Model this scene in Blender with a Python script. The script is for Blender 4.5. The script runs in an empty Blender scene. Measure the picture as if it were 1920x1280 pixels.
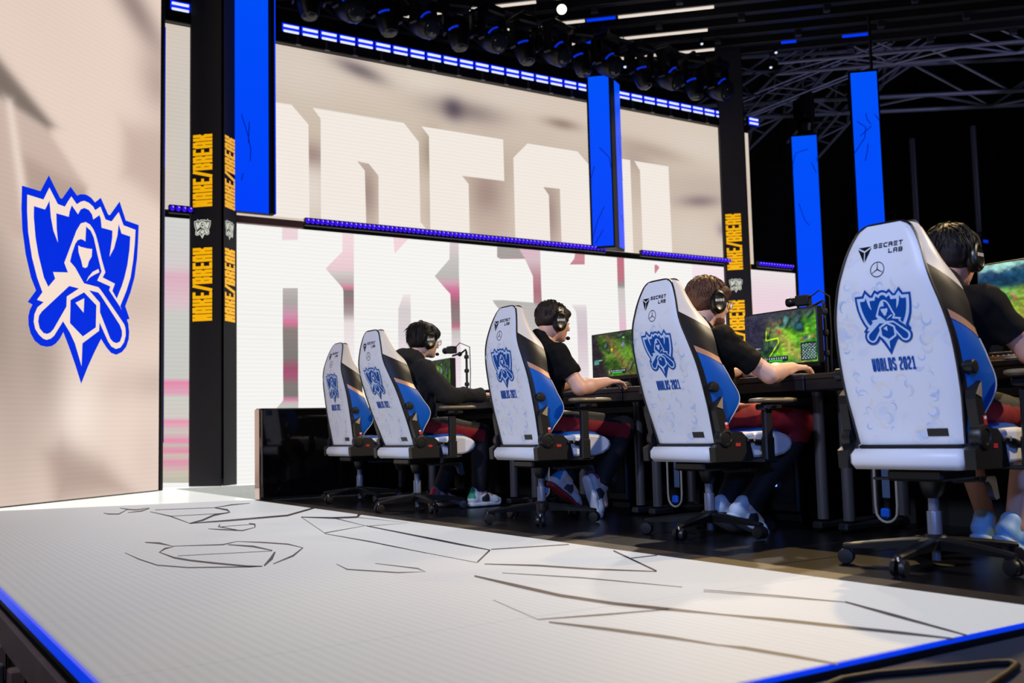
import bpy, math, random
import numpy as np
from mathutils import Vector, Matrix
from mathutils.geometry import tessellate_polygon

# ------------------------------------------------------------------ camera, world, light, exposure
SC = bpy.context.scene
COL = SC.collection
rad = math.radians
YAW, PITCH, ROLL = rad(32.8), math.atan(165 / 1920), 0.024
fw = Vector((math.sin(YAW) * math.cos(PITCH), math.cos(YAW) * math.cos(PITCH), math.sin(PITCH)))
r0 = Vector((math.cos(YAW), -math.sin(YAW), 0))
u0 = r0.cross(fw)
RR = math.cos(ROLL) * r0 - math.sin(ROLL) * u0
UU = math.sin(ROLL) * r0 + math.cos(ROLL) * u0
cam_data = bpy.data.cameras.new('camera')
cam = bpy.data.objects.new('camera', cam_data)
COL.objects.link(cam)
M3 = Matrix((RR, UU, -fw)).transposed()
cam.matrix_world = Matrix.Translation((0, 0, 0.55)) @ M3.to_4x4()
cam_data.sensor_width = 36.0
cam_data.lens = 36.0
cam_data.clip_end = 200
cam_data.clip_start = 0.05
cam_data.dof.use_dof = True
cam_data.dof.focus_distance = 5.6
cam_data.dof.aperture_fstop = 3.2
SC.camera = cam

SC.view_settings.view_transform = 'Standard'
SC.view_settings.look = 'None'
SC.view_settings.gamma = 1.0
SC.view_settings.use_curve_mapping = False
SC.view_settings.exposure = 0.0

world = bpy.data.worlds.new('hall_air')
SC.world = world
world.use_nodes = True
world.node_tree.nodes['Background'].inputs[0].default_value = (0.25, 0.35, 0.8, 1)
world.node_tree.nodes['Background'].inputs[1].default_value = 0.02


def spot(name, loc, target, power, color, angle, blend, size):
    d = bpy.data.lights.new(name, 'SPOT')
    d.energy = power
    d.color = color
    d.spot_size = rad(angle)
    d.spot_blend = blend
    d.shadow_soft_size = size
    o = bpy.data.objects.new(name, d)
    COL.objects.link(o)
    o.location = loc
    o.rotation_euler = (Vector(target) - Vector(loc)).to_track_quat('-Z', 'Y').to_euler()
    return o


# warm key from above the stage end of the wall, raking the chairs towards the camera
spot('key_spot', (7.3, 5.7, 6.6), (2.5, 2.45, 0.0), 2600, (1.0, 0.68, 0.28), 25, 0.6, 0.10)
# warm back light along the whole row
spot('row_back_spot', (9.0, 9.5, 6.6), (3.6, 5.6, 0.9), 1200, (1.0, 0.84, 0.66), 34, 0.8, 0.12)
# cool front wash on the backs of the chairs
spot('front_wash', (-4.0, 1.0, 6.5), (3.5, 4.6, 0.9), 2300, (0.74, 0.80, 1.0), 50, 0.9, 0.3)
# warm side light from the house right, over the near end of the desks
spot('side_spot', (9.5, -2.5, 7.0), (3.8, 4.4, 0.9), 3600, (1.0, 0.80, 0.52), 34, 0.7, 0.15)
# added lavender fill spots, only there to lift the dark rig
spot('added_rig_fill', (15.5, 6.0, 4.0), (15.0, 12.0, 7.0), 150, (0.62, 0.64, 1.0), 75, 0.8, 0.3)
spot('added_rig_fill', (6.0, 6.5, 3.5), (8.0, 11.5, 6.2), 45, (0.45, 0.55, 1.0), 70, 0.8, 0.3)
# deep blue low wash under the desks
spot('blue_wash', (-1.5, -2.5, 2.6), (4.2, 4.2, 0.45), 700, (0.12, 0.30, 1.0), 46, 0.8, 0.2)

# ------------------------------------------------------------------ materials
MATS = {}


def lin(c):
    c = c / 255.0
    return c / 12.92 if c <= 0.04045 else ((c + 0.055) / 1.055) ** 2.4


def L3(r, g, b):
    return (lin(r), lin(g), lin(b))


def mat(name, rgb, rough=0.5, metal=0.0, emit=0.0, emit_rgb=None, noise=0.0, nscale=40.0, bump=0.0, bscale=150.0,
        attr=False, spec=0.5, coat=0.0, scan=0.0):
    """rgb in 0-255 sRGB; optional procedural colour noise, bump, vertex colour picture and LED scan lines."""
    if name in MATS:
        return MATS[name]
    m = bpy.data.materials.new(name)
    m.use_nodes = True
    nt = m.node_tree
    b = nt.nodes['Principled BSDF']
    base = (*L3(*rgb), 1)
    b.inputs['Base Color'].default_value = base
    b.inputs['Roughness'].default_value = rough
    b.inputs['Metallic'].default_value = metal
    b.inputs['Specular IOR Level'].default_value = spec
    b.inputs['Coat Weight'].default_value = coat
    if attr:
        a = nt.nodes.new('ShaderNodeAttribute')
        a.attribute_name = 'Col'
        src = a.outputs['Color']
        if emit > 0:
            if scan > 0:
                tc = nt.nodes.new('ShaderNodeTexCoord')
                wv = nt.nodes.new('ShaderNodeTexWave')
                wv.bands_direction = 'Z'
                wv.inputs['Scale'].default_value = 6.5
                wv.inputs['Distortion'].default_value = 0.0
                nt.links.new(tc.outputs['Object'], wv.inputs['Vector'])
                mr = nt.nodes.new('ShaderNodeMapRange')
                mr.inputs['To Min'].default_value = emit * (1 - scan)
                mr.inputs['To Max'].default_value = emit
                nt.links.new(wv.outputs['Fac'], mr.inputs['Value'])
                nt.links.new(mr.outputs[0], b.inputs['Emission Strength'])
            else:
                b.inputs['Emission Strength'].default_value = emit
            nt.links.new(src, b.inputs['Emission Color'])
        else:
            nt.links.new(src, b.inputs['Base Color'])
    elif emit > 0:
        b.inputs['Emission Color'].default_value = (*L3(*(emit_rgb or rgb)), 1)
        b.inputs['Emission Strength'].default_value = emit
    if noise > 0:
        n = nt.nodes.new('ShaderNodeTexNoise')
        n.inputs['Scale'].default_value = nscale
        n.inputs['Detail'].default_value = 5
        mx = nt.nodes.new('ShaderNodeMix')
        mx.data_type = 'RGBA'
        mx.inputs[6].default_value = tuple(c * (1 - noise) for c in base[:3]) + (1,)
        mx.inputs[7].default_value = tuple(min(1, c * (1 + noise)) for c in base[:3]) + (1,)
        tc2 = nt.nodes.new('ShaderNodeTexCoord')
        nt.links.new(tc2.outputs['Object'], n.inputs['Vector'])
        nt.links.new(n.outputs['Fac'], mx.inputs[0])
        nt.links.new(mx.outputs[2], b.inputs['Base Color'])
    if bump > 0:
        n2 = nt.nodes.new('ShaderNodeTexNoise')
        n2.inputs['Scale'].default_value = bscale
        n2.inputs['Detail'].default_value = 3
        bp = nt.nodes.new('ShaderNodeBump')
        bp.inputs['Strength'].default_value = bump
        bp.inputs['Distance'].default_value = 0.004
        tc3 = nt.nodes.new('ShaderNodeTexCoord')
        nt.links.new(tc3.outputs['Object'], n2.inputs['Vector'])
        nt.links.new(n2.outputs['Fac'], bp.inputs['Height'])
        nt.links.new(bp.outputs[0], b.inputs['Normal'])
    MATS[name] = m
    return m


def print_fabric():
    """white synthetic leather with a faint swirling pale blue and cream print"""
    m = mat('white_printed_leather', (232, 234, 240), 0.42, bump=0.08, bscale=500)
    nt = m.node_tree
    b = nt.nodes['Principled BSDF']
    tc = nt.nodes.new('ShaderNodeTexCoord')
    vo = nt.nodes.new('ShaderNodeTexVoronoi')
    vo.inputs['Scale'].default_value = 9.0
    no = nt.nodes.new('ShaderNodeTexNoise')
    no.inputs['Scale'].default_value = 9.0
    no.inputs['Detail'].default_value = 2
    ad = nt.nodes.new('ShaderNodeMix')
    ad.data_type = 'VECTOR'
    ad.inputs[0].default_value = 0.12
    nt.links.new(tc.outputs['Object'], no.inputs['Vector'])
    nt.links.new(tc.outputs['Object'], ad.inputs[4])
    nt.links.new(no.outputs['Color'], ad.inputs[5])
    nt.links.new(ad.outputs[1], vo.inputs['Vector'])
    cr = nt.nodes.new('ShaderNodeValToRGB')
    e = cr.color_ramp.elements
    w = (*L3(232, 234, 240), 1)
    e[0].position = 0.10
    e[0].color = (*L3(140, 176, 228), 1)
    e[1].position = 0.62
    e[1].color = w
    for p, c in ((0.22, (168, 194, 234)), (0.29, (240, 228, 208)), (0.38, (190, 206, 236)), (0.46, (238, 232, 222))):
        k = e.new(p)
        k.color = (*L3(*c), 1)
    nt.links.new(vo.outputs['Distance'], cr.inputs[0])
    n2 = nt.nodes.new('ShaderNodeTexNoise')
    n2.inputs['Scale'].default_value = 5.0
    nt.links.new(tc.outputs['Object'], n2.inputs['Vector'])
    mr = nt.nodes.new('ShaderNodeMapRange')
    mr.inputs['From Min'].default_value = 0.42
    mr.inputs['From Max'].default_value = 0.56
    mr.inputs['To Max'].default_value = 0.35
    nt.links.new(n2.outputs['Fac'], mr.inputs['Value'])
    mx = nt.nodes.new('ShaderNodeMix')
    mx.data_type = 'RGBA'
    mx.inputs[6].default_value = w
    nt.links.new(mr.outputs[0], mx.inputs[0])
    nt.links.new(cr.outputs[0], mx.inputs[7])
    nt.links.new(mx.outputs[2], b.inputs['Base Color'])
    return m


# ------------------------------------------------------------------ mesh helpers
class MB:
    """collects geometry for ONE mesh object"""

    def __init__(s):
        s.v, s.f, s.c = [], [], []
        s.col = None

    def add(s, verts, faces, mtx=None):
        o = len(s.v)
        if mtx is not None:
            verts = [tuple(mtx @ Vector(p)) for p in verts]
        s.v += [tuple(p) for p in verts]
        s.f += [tuple(i + o for i in f) for f in faces]
        if s.col is not None:
            s.c += [s.col] * len(verts)
        return s

    def box(s, c, d, mtx=None, ch=0.0):
        x, y, z = d[0] / 2, d[1] / 2, d[2] / 2
        if ch > 0:
            ch = min(ch, x * .95, y * .95, z * .95)
            vs, idx = [], {}
            for sx in (-1, 1):
                for sy in (-1, 1):
                    for sz in (-1, 1):
                        for a in range(3):
                            p = [sx * (x - ch), sy * (y - ch), sz * (z - ch)]
                            p[a] = (sx, sy, sz)[a] * (x, y, z)[a]
                            idx[(sx, sy, sz, a)] = len(vs)
                            vs.append((c[0] + p[0], c[1] + p[1], c[2] + p[2]))
            fs = []
            for a in range(3):
                b1, b2 = (a + 1) % 3, (a + 2) % 3
                for sg in (-1, 1):
                    q = []
                    for (s1, s2) in ((-1, -1), (1, -1), (1, 1), (-1, 1)):
                        k = [0, 0, 0]
                        k[a], k[b1], k[b2] = sg, s1, s2
                        q.append(idx[(*k, a)])
                    fs.append(q if sg > 0 else q[::-1])
            for a in range(3):
                b1, b2 = (a + 1) % 3, (a + 2) % 3
                for s1 in (-1, 1):
                    for s2 in (-1, 1):
                        def K(sa, ax):
                            k = [0, 0, 0]
                            k[a], k[b1], k[b2] = sa, s1, s2
                            return idx[(*k, ax)]
                        q = [K(-1, b1), K(1, b1), K(1, b2), K(-1, b2)]
                        fs.append(q if s1 * s2 < 0 else q[::-1])
            for sx in (-1, 1):
                for sy in (-1, 1):
                    for sz in (-1, 1):
                        q = [idx[(sx, sy, sz, a)] for a in range(3)]
                        fs.append(q if sx * sy * sz > 0 else q[::-1])
            return s.add(vs, fs, mtx)
        vs = [(c[0] + i * x, c[1] + j * y, c[2] + k * z) for i in (-1, 1) for j in (-1, 1) for k in (-1, 1)]
        fs = [(0, 1, 3, 2), (4, 6, 7, 5), (0, 4, 5, 1), (2, 3, 7, 6), (0, 2, 6, 4), (1, 5, 7, 3)]
        return s.add(vs, fs, mtx)

    def tube(s, pts, r, n=10, cap=True, rs=None):
        pts = [Vector(p) for p in pts]
        if rs is None:
            rs = [r] * len(pts)
        vs, fs = [], []
        t = (pts[1] - pts[0]).normalized()
        a = t.orthogonal().normalized()
        for i, p in enumerate(pts):
            if i == 0:
                tt = pts[1] - pts[0]
            elif i == len(pts) - 1:
                tt = pts[-1] - pts[-2]
            else:
                tt = (pts[i + 1] - pts[i]).normalized() + (pts[i] - pts[i - 1]).normalized()
            tt.normalize()
            a = (a - tt * a.dot(tt)).normalized()
            bb = tt.cross(a)
            for k in range(n):
                w = 2 * math.pi * k / n
                vs.append(p + (a * math.cos(w) + bb * math.sin(w)) * rs[i])
        for i in range(len(pts) - 1):
            for k in range(n):
                k2 = (k + 1) % n
                fs.append((i * n + k, i * n + k2, (i + 1) * n + k2, (i + 1) * n + k))
        if cap:
            fs.append(tuple(range(n))[::-1])
            fs.append(tuple(range((len(pts) - 1) * n, len(pts) * n)))
        return s.add(vs, fs)

    def cyl(s, a, b, r, n=16, r2=None):
        return s.tube([a, b], r, n, True, [r, r if r2 is None else r2])

    def lathe(s, prof, n=24, mtx=None):
        """prof: list of (r, z) about the z axis"""
        vs, fs = [], []
        for r, z in prof:
            for k in range(n):
                w = 2 * math.pi * k / n
                vs.append((r * math.cos(w), r * math.sin(w), z))
        for i in range(len(prof) - 1):
            for k in range(n):
                k2 = (k + 1) % n
                fs.append((i * n + k, i * n + k2, (i + 1) * n + k2, (i + 1) * n + k))
        fs.append(tuple(range(n))[::-1])
        fs.append(tuple(range((len(prof) - 1) * n, len(prof) * n)))
        return s.add(vs, fs, mtx)

    def grid(s, rows, closed=False):
        """rows of equal length lists of points"""
        n = len(rows[0])
        vs = [p for r in rows for p in r]
        fs = []
        for i in range(len(rows) - 1):
            for k in range(n if closed else n - 1):
                k2 = (k + 1) % n
                fs.append((i * n + k, i * n + k2, (i + 1) * n + k2, (i + 1) * n + k))
        return s.add(vs, fs)

    def poly(s, pts, mtx=None):
        """flat concave polygon (2-D or 3-D points), both triangulated"""
        p3 = [Vector((p[0], p[1], p[2] if len(p) > 2 else 0)) for p in pts]
        return s.add(p3, [tuple(t) for t in tessellate_polygon([p3])], mtx)

    def prism(s, pts, h0, h1, mtx=None):
        """2-D outline extruded along z"""
        n = len(pts)
        p0 = [Vector((p[0], p[1], 0)) for p in pts]
        tri = tessellate_polygon([p0])
        vs = [(p[0], p[1], h0) for p in pts] + [(p[0], p[1], h1) for p in pts]
        fs = [tuple(t)[::-1] for t in tri] + [tuple(i + n for i in t) for t in tri]
        fs += [(i, (i + 1) % n, n + (i + 1) % n, n + i) for i in range(n)]
        return s.add(vs, fs, mtx)

    def ball(s, c, r, n=12, m=8, mtx=None):
        if not hasattr(r, '__len__'):
            r = (r, r, r)
        vs = [(c[0], c[1], c[2] - r[2])]
        for i in range(1, m):
            a = math.pi * i / m - math.pi / 2
            for k in range(n):
                w = 2 * math.pi * k / n
                vs.append((c[0] + r[0] * math.cos(a) * math.cos(w), c[1] + r[1] * math.cos(a) * math.sin(w), c[2] + r[2] * math.sin(a)))
        vs.append((c[0], c[1], c[2] + r[2]))
        fs = [(0, 1 + (k + 1) % n, 1 + k) for k in range(n)]
        for i in range(m - 2):
            for k in range(n):
                k2 = (k + 1) % n
                fs.append((1 + i * n + k, 1 + i * n + k2, 1 + (i + 1) * n + k2, 1 + (i + 1) * n + k))
        e = len(vs) - 1
        fs += [(e, 1 + (m - 2) * n + k, 1 + (m - 2) * n + (k + 1) % n) for k in range(n)]
        return s.add(vs, fs, mtx)

    def refine(s, L):
        """split triangles until no edge is longer than L"""
        st = [tuple(f) for f in s.f]
        out, mid = [], {}
        def M(a, b):
            k = (min(a, b), max(a, b))
            if k not in mid:
                mid[k] = len(s.v)
                s.v.append(tuple((s.v[a][i] + s.v[b][i]) / 2 for i in range(3)))
                if s.c:
                    s.c.append(s.c[a])
            return mid[k]
        while st:
            f = st.pop()
            if len(f) == 4:
                st += [(f[0], f[1], f[2]), (f[0], f[2], f[3])]
                continue
            e = [math.dist(s.v[f[i]], s.v[f[(i + 1) % 3]]) for i in range(3)]
            i = e.index(max(e))
            if e[i] <= L:
                out.append(f)
                continue
            a, b, c = f[i], f[(i + 1) % 3], f[(i + 2) % 3]
            m = M(a, b)
            st += [(a, m, c), (m, b, c)]
        s.f = out
        return s

    def warp(s, fn):
        s.v = [fn(p) for p in s.v]
        return s

    def build(s, name, material, parent=None, smooth=True, angle=38, loc=None, rot=None):
        me = bpy.data.meshes.new(name)
        me.from_pydata(s.v, [], s.f)
        if s.c:
            at = me.color_attributes.new('Col', 'FLOAT_COLOR', 'POINT')
            at.data.foreach_set('color', np.array([(*c, 1.0) for c in s.c], dtype=np.float32).ravel())
        if smooth:
            me.shade_smooth()
            me.set_sharp_from_angle(angle=rad(angle))
        me.materials.append(material)
        me.update()
        o = bpy.data.objects.new(name, me)
        COL.objects.link(o)
        if parent is not None:
            o.parent = parent
        if loc:
            o.location = loc
        if rot:
            o.rotation_euler = rot
        return o


ORD = ('first second third fourth fifth sixth seventh eighth ninth tenth eleventh twelfth thirteenth fourteenth fifteenth sixteenth seventeenth '
       'eighteenth nineteenth twentieth twenty-first twenty-second twenty-third twenty-fourth twenty-fifth twenty-sixth twenty-seventh twenty-eighth '
       'twenty-ninth thirtieth thirty-first thirty-second').split()


def tag(o, label, cat, group=None):
    o['label'] = label
    o['category'] = cat
    if group:
        o['group'] = group
    return o


def thing(name, label, cat, loc=(0, 0, 0), rz=0.0, group=None):
    o = bpy.data.objects.new(name, None)
    o.empty_display_size = 0.1
    COL.objects.link(o)
    o.location = loc
    o.rotation_euler = (0, 0, rz)
    return tag(o, label, cat, group)


def struct(o, label=None):
    o['kind'] = 'structure'
    if label:
        o['label'] = label
    return o


def copy_tree(o, parent=None):
    c = o.copy()
    COL.objects.link(c)
    if parent is not None:
        c.parent = parent
        c.matrix_parent_inverse = o.matrix_parent_inverse.copy()
    for ch in list(o.children):
        copy_tree(ch, c)
    return c


# stroke lettering: every glyph is a set of polylines in a unit box
GL = {
    'M': [[(0, 0), (0, 1)], [(0, 1), (.5, .3), (1, 1)], [(1, 1), (1, 0)]],
    'A': [[(0, 0), (0, .85), (.2, 1), (.8, 1), (1, .85), (1, 0)], [(0, .42), (1, .42)]],
    'K': [[(0, 0), (0, 1)], [(0, .5), (.6, .5), (1, .68), (1, 1)], [(.6, .5), (1, .34), (1, 0)]],
    'E': [[(1, 1), (0, 1), (0, 0), (1, 0)], [(0, .5), (.85, .5)]],
    'B': [[(0, 0), (0, 1), (.8, 1), (1, .86), (1, .62), (.8, .5), (0, .5)], [(.8, .5), (1, .38), (1, .14), (.8, 0), (0, 0)]],
    'R': [[(0, 0), (0, 1), (.8, 1), (1, .86), (1, .6), (.8, .48), (0, .48)], [(.7, .48), (1, .28), (1, 0)]],
    '/': [[(-.1, 0), (1.1, 1)]],
    'W': [[(0, 1), (0, .2), (.12, 0), (.5, .5), (.88, 0), (1, .2), (1, 1)]],
    'O': [[(.2, 0), (0, .14), (0, .86), (.2, 1), (.8, 1), (1, .86), (1, .14), (.8, 0), (.2, 0)]],
    '0': [[(.2, 0), (0, .14), (0, .86), (.2, 1), (.8, 1), (1, .86), (1, .14), (.8, 0), (.2, 0)]],
    'L': [[(0, 1), (0, 0), (1, 0)]],
    'D': [[(0, 0), (0, 1), (.7, 1), (1, .84), (1, .16), (.7, 0), (0, 0)]],
    'S': [[(1, .84), (.8, 1), (.2, 1), (0, .86), (0, .62), (1, .4), (1, .14), (.8, 0), (.2, 0), (0, .16)]],
    'C': [[(1, 1), (.2, 1), (0, .85), (0, .15), (.2, 0), (1, 0)]],
    'T': [[(0, 1), (1, 1)], [(.5, 1), (.5, 0)]],
    '2': [[(0, .84), (.2, 1), (.8, 1), (1, .86), (1, .62), (0, .3), (0, 0), (1, 0)]],
    '1': [[(.1, .86), (.55, 1), (.55, 0)], [(.1, 0), (1, 0)]],
    'e': [[(0, 1), (1, 1)], [(0, .5), (.9, .5)], [(0, 0), (1, 0)]],
}


def lettering(mb, text, org, right, up, h, w, sw, gap):
    """strokes as flat quads; org = lower left corner"""
    org, right, up = Vector(org), Vector(right), Vector(up)
    x = 0.0
    nrm = right.cross(up)
    layer = 0
    for ch in text:
        if ch == ' ':
            x += w * 0.7
            continue
        for pl in GL[ch]:
            for (a, b) in zip(pl, pl[1:]):
                p = Vector((x + a[0] * (w - sw) + sw / 2, a[1] * (h - sw) + sw / 2))
                q = Vector((x + b[0] * (w - sw) + sw / 2, b[1] * (h - sw) + sw / 2))
                d = (q - p).normalized()
                p, q = p - d * sw * .5, q + d * sw * .5
                nn = Vector((-d.y, d.x)) * sw * .5
                layer += 1
                off = nrm * (0.00002 * (layer % 7))
                c = [p - nn, q - nn, q + nn, p + nn]
                mb.add([org + right * k.x + up * k.y + off for k in c], [(0, 1, 2, 3)])
        x += (w + gap) if ch != '1' else (w + gap)
    return x


def text_width(text, w, gap):
    return sum(w * .7 if c == ' ' else w + gap for c in text) - gap

# ------------------------------------------------------------------ picture data (metres x 1000)
LOGO = {
    'outer': [(-499,458),(-361,459),(-299,560),(-207,454),(-192,454),(-124,537),(-69,498),(-41,512),(-9,519),(16,520),(52,512),(86,492),(137,530),(203,447),(215,442),(226,449),(311,545),(372,441),(500,437),(495,333),(486,228),(462,106),(423,9),(374,-80),(417,-153),(388,-160),(405,-191),(414,-230),(410,-276),(387,-323),(347,-358),(293,-378),(246,-370),(208,-346),(177,-319),(153,-295),(97,-373),(40,-462),(-15,-560),(-64,-462),(-113,-373),(-167,-283),(-195,-322),(-227,-351),(-259,-367),(-298,-373),(-342,-369),(-386,-348),(-418,-311),(-434,-268),(-437,-225),(-427,-189),(-408,-158),(-443,-148),(-383,-80),(-422,-16),(-464,102),(-491,229),(-500,338)],
    'cream': [(-461,419),(-339,418),(-295,494),(-227,417),(-170,414),(-146,448),(-118,483),(-72,448),(-40,469),(-9,481),(31,478),(68,464),(87,446),(133,477),(181,410),(236,409),(302,479),(349,407),(467,401),(460,312),(445,206),(421,100),(382,14),(324,-86),(352,-128),(377,-218),(379,-258),(362,-300),(331,-332),(288,-344),(246,-333),(215,-306),(136,-201),(133,-250),(-10,-333),(-15,-462),(-73,-338),(-115,-281),(-172,-224),(-241,-309),(-267,-327),(-299,-336),(-324,-332),(-356,-314),(-385,-286),(-398,-247),(-393,-207),(-372,-169),(-325,-136),(-376,-129),(-336,-84),(-378,-10),(-418,91),(-449,219),(-460,333)],
    'shield': [(-411,367),(-327,366),(-294,421),(-281,332),(-260,263),(-222,203),(-234,277),(-239,363),(-138,363),(-132,394),(-115,433),(-62,392),(-40,425),(-8,440),(32,435),(58,415),(69,388),(124,425),(136,404),(144,354),(243,355),(242,314),(218,194),(260,253),(290,333),(301,406),(329,353),(414,350),(407,267),(388,172),(361,92),(334,33),(289,-45),(248,-3),(271,42),(158,64),(182,97),(147,170),(116,253),(93,303),(70,333),(41,354),(4,361),(-38,345),(-74,297),(-124,194),(-170,100),(-139,51),(-258,36),(-241,2),(-293,-49),(-328,-3),(-372,112),(-396,202),(-411,307)],
    'face': [(8,336),(48,319),(75,285),(109,193),(148,97),(123,59),(110,39),(229,20),(218,-4),(320,-89),(356,-130),(388,-160),(405,-191),(377,-218),(361,-190),(329,-163),(142,-11),(121,2),(-4,8),(-81,88),(-123,114),(-110,158),(-83,219),(-63,244),(-36,256),(-15,255),(3,248)],
    'stickl': [(-127,-23),(-47,-27),(-146,-84),(-148,-140),(-248,-274),(-274,-296),(-299,-304),(-325,-301),(-354,-279),(-366,-244),(-361,-213),(-340,-188)],
    'stickr': [(40,-26),(120,-29),(143,-43),(321,-199),(341,-232),(342,-262),(323,-298),(292,-309),(261,-305),(233,-288),(138,-143),(136,-87)],
    'gem': [(-3,-43),(105,-105),(102,-233),(-9,-294),(-117,-229),(-115,-100)],
    'eye': [(-59,216),(-36,211),(21,211),(61,215),(58,171),(33,138),(23,108),(5,96),(-19,99),(-31,133),(-55,177)],
    'smile': [(118,108),(127,90),(75,65),(46,49),(14,21),(31,49),(67,83)],
    'glint': [(-76,-111),(-2,-77),(-6,-160)],
}
UPPER_LETTERS = [[(4148,4601),(4451,4604),(4670,4386),(4676,3188),(4142,3186)],[(4726,4607),(5993,4598),(6210,4370),(6215,3296),(6319,3189),(5612,3187),(5617,3848),(5483,3989),(5321,4001),(5426,3891),(5438,3187),(4825,3187),(4831,4484)],[(6252,4589),(7535,4584),(7539,3994),(6859,3990),(6962,3888),(6962,3169),(6360,3181),(6363,4472)],[(7942,4581),(8819,4579),(9067,4369),(9076,3168),(8488,3166),(8485,3987),(8196,3981),(8289,3872),(8292,3173),(7699,3177),(7698,4344)],[(9351,4572),(9810,4572),(9812,3153),(9322,3155)],[(9892,4570),(10574,4566),(10587,3156),(9997,3160),(9995,4431)]]
LOWER_STRIPS = [[(4326,4523,3086,3103,(240,215,220)),(4321,4522,2904,2921,(240,215,222))],[(4328,4518,2316,2327,(192,182,182)),(4327,4517,2147,2156,(172,168,165)),(4326,4518,1993,2001,(205,150,175)),(4326,4518,1897,1904,(215,120,155)),(4325,4517,1811,1817,(140,128,125)),(4328,4517,1496,1499,(128,123,120)),(4327,4516,1343,1346,(160,85,112)),(4326,4515,1248,1250,(165,90,118)),(4328,4515,1153,1154,(130,122,118)),(4329,4516,1021,1020,(126,120,118)),(4327,4518,964,963,(215,140,170)),(4295,4517,926,925,(195,192,187)),(4227,4517,851,848,(192,190,185))],[(5110,5265,3085,3098,(245,222,224)),(5108,5262,2823,2835,(243,215,220)),(4882,5260,2592,2617,(238,205,213)),(4946,5259,2523,2542,(208,203,198)),(5050,5257,2420,2432,(195,175,178)),(5103,5257,2363,2371,(215,130,155)),(5115,5256,2324,2331,(135,125,122)),(5116,5255,2184,2191,(150,122,128)),(5116,5253,2045,2051,(172,157,157)),(5117,5254,1926,1931,(235,222,222)),(5115,5253,1510,1513,(242,235,238)),(5116,5255,1254,1255,(248,246,244))],[(5817,6053,3071,3091,(245,215,220)),(5817,6032,3043,3061,(245,215,220)),(5832,5845,2859,2860,(245,215,220))],[(5948,6050,2321,2327,(242,228,232)),(5874,6051,2134,2141,(215,208,208)),(5866,6049,1785,1791,(220,210,213)),(5864,6048,1512,1515,(238,225,235)),(5861,6049,1330,1332,(246,242,242))],[(6651,6786,3079,3089,(226,206,213)),(6641,6785,2833,2843,(202,197,194)),(6414,6782,2590,2613,(190,188,184)),(6504,6784,2501,2517,(212,165,182)),(6566,6785,2438,2450,(210,130,160)),(6644,6786,2366,2374,(205,110,145)),(6648,6785,2243,2250,(150,112,120)),(6651,6785,2073,2078,(142,127,126)),(6653,6785,1959,1964,(165,120,135)),(6652,6784,1922,1926,(205,120,148)),(6653,6785,1865,1869,(196,193,190)),(6650,6786,1620,1623,(235,215,225)),(6646,6786,1151,1151,(240,228,235)),(6647,6787,1001,1001,(246,243,243))],[(7396,7764,3087,3116,(168,162,157)),(7391,7849,2915,2948,(170,160,157)),(7443,7865,2893,2923,(188,150,160))],[(7752,8113,3095,3123,(225,185,200)),(7857,8112,2908,2926,(216,192,200)),(7977,8112,2686,2694,(192,142,152)),(7978,8113,2485,2493,(176,117,130)),(7977,8117,2315,2322,(175,132,137)),(8023,8124,2228,2232,(185,180,178)),(8008,8116,1749,1752,(200,195,193))],[(7302,7462,2313,2321,(186,184,181)),(7324,7989,2279,2310,(186,184,181)),(7368,8120,2228,2262,(188,185,182)),(7889,8079,1746,1751,(195,192,190))],[(8723,8897,3073,3086,(205,140,150)),(8704,8893,2984,2997,(207,142,152)),(8622,8890,2895,2913,(200,132,145))],[(9491,9626,3075,3085,(196,112,131)),(9489,9623,2719,2727,(190,120,133)),(9489,9621,2669,2677,(155,140,140)),(9488,9622,2630,2637,(160,148,146)),(9488,9622,2580,2587,(205,200,198)),(9492,9624,2321,2327,(215,205,206)),(9496,9627,1984,1988,(230,188,207)),(9497,9630,1885,1889,(230,188,207))],[(10219,10265,2998,3001,(205,130,145)),(10217,10316,2957,2964,(206,132,147)),(10216,10229,2865,2866,(206,132,147))],[(8632,8895,2312,2324,(235,226,228)),(8711,8903,2209,2217,(216,206,211)),(8724,8903,1901,1907,(214,196,205)),(8722,8905,1517,1520,(225,212,216)),(8719,8905,1250,1251,(234,224,227))],[(10991,11888,3082,3143,(248,232,240)),(10944,11922,2177,2214,(243,222,233))],[(12183,13316,3065,3139,(238,230,230)),(12158,13313,2659,2719,(238,215,225)),(12110,13329,1875,1907,(240,208,222))],[(2867,3295,3097,3138,(214,214,210)),(2868,3296,2893,2930,(212,211,208)),(2870,3297,2493,2522,(214,206,206)),(2871,3297,2367,2393,(224,178,194)),(2872,3298,2078,2098,(222,195,202)),(2873,3298,1934,1951,(205,205,200)),(2877,3300,1219,1222,(204,203,197)),(2877,3300,1175,1177,(232,140,175)),(2878,3300,1042,1041,(222,170,188)),(2878,3301,1006,1005,(208,206,198)),(2879,3301,776,770,(210,205,198)),(2879,3301,741,734,(236,150,182)),(2880,3301,617,608,(205,200,190)),(2881,3302,512,500,(232,140,175)),(2881,3302,476,465,(200,190,180)),(2881,3302,406,393,(230,140,172)),(2882,3302,353,339,(205,195,180)),(2882,3302,283,268,(226,150,175)),(2883,3303,160,142,(205,195,180)),(2883,3303,55,35,(190,188,170))]]
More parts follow.
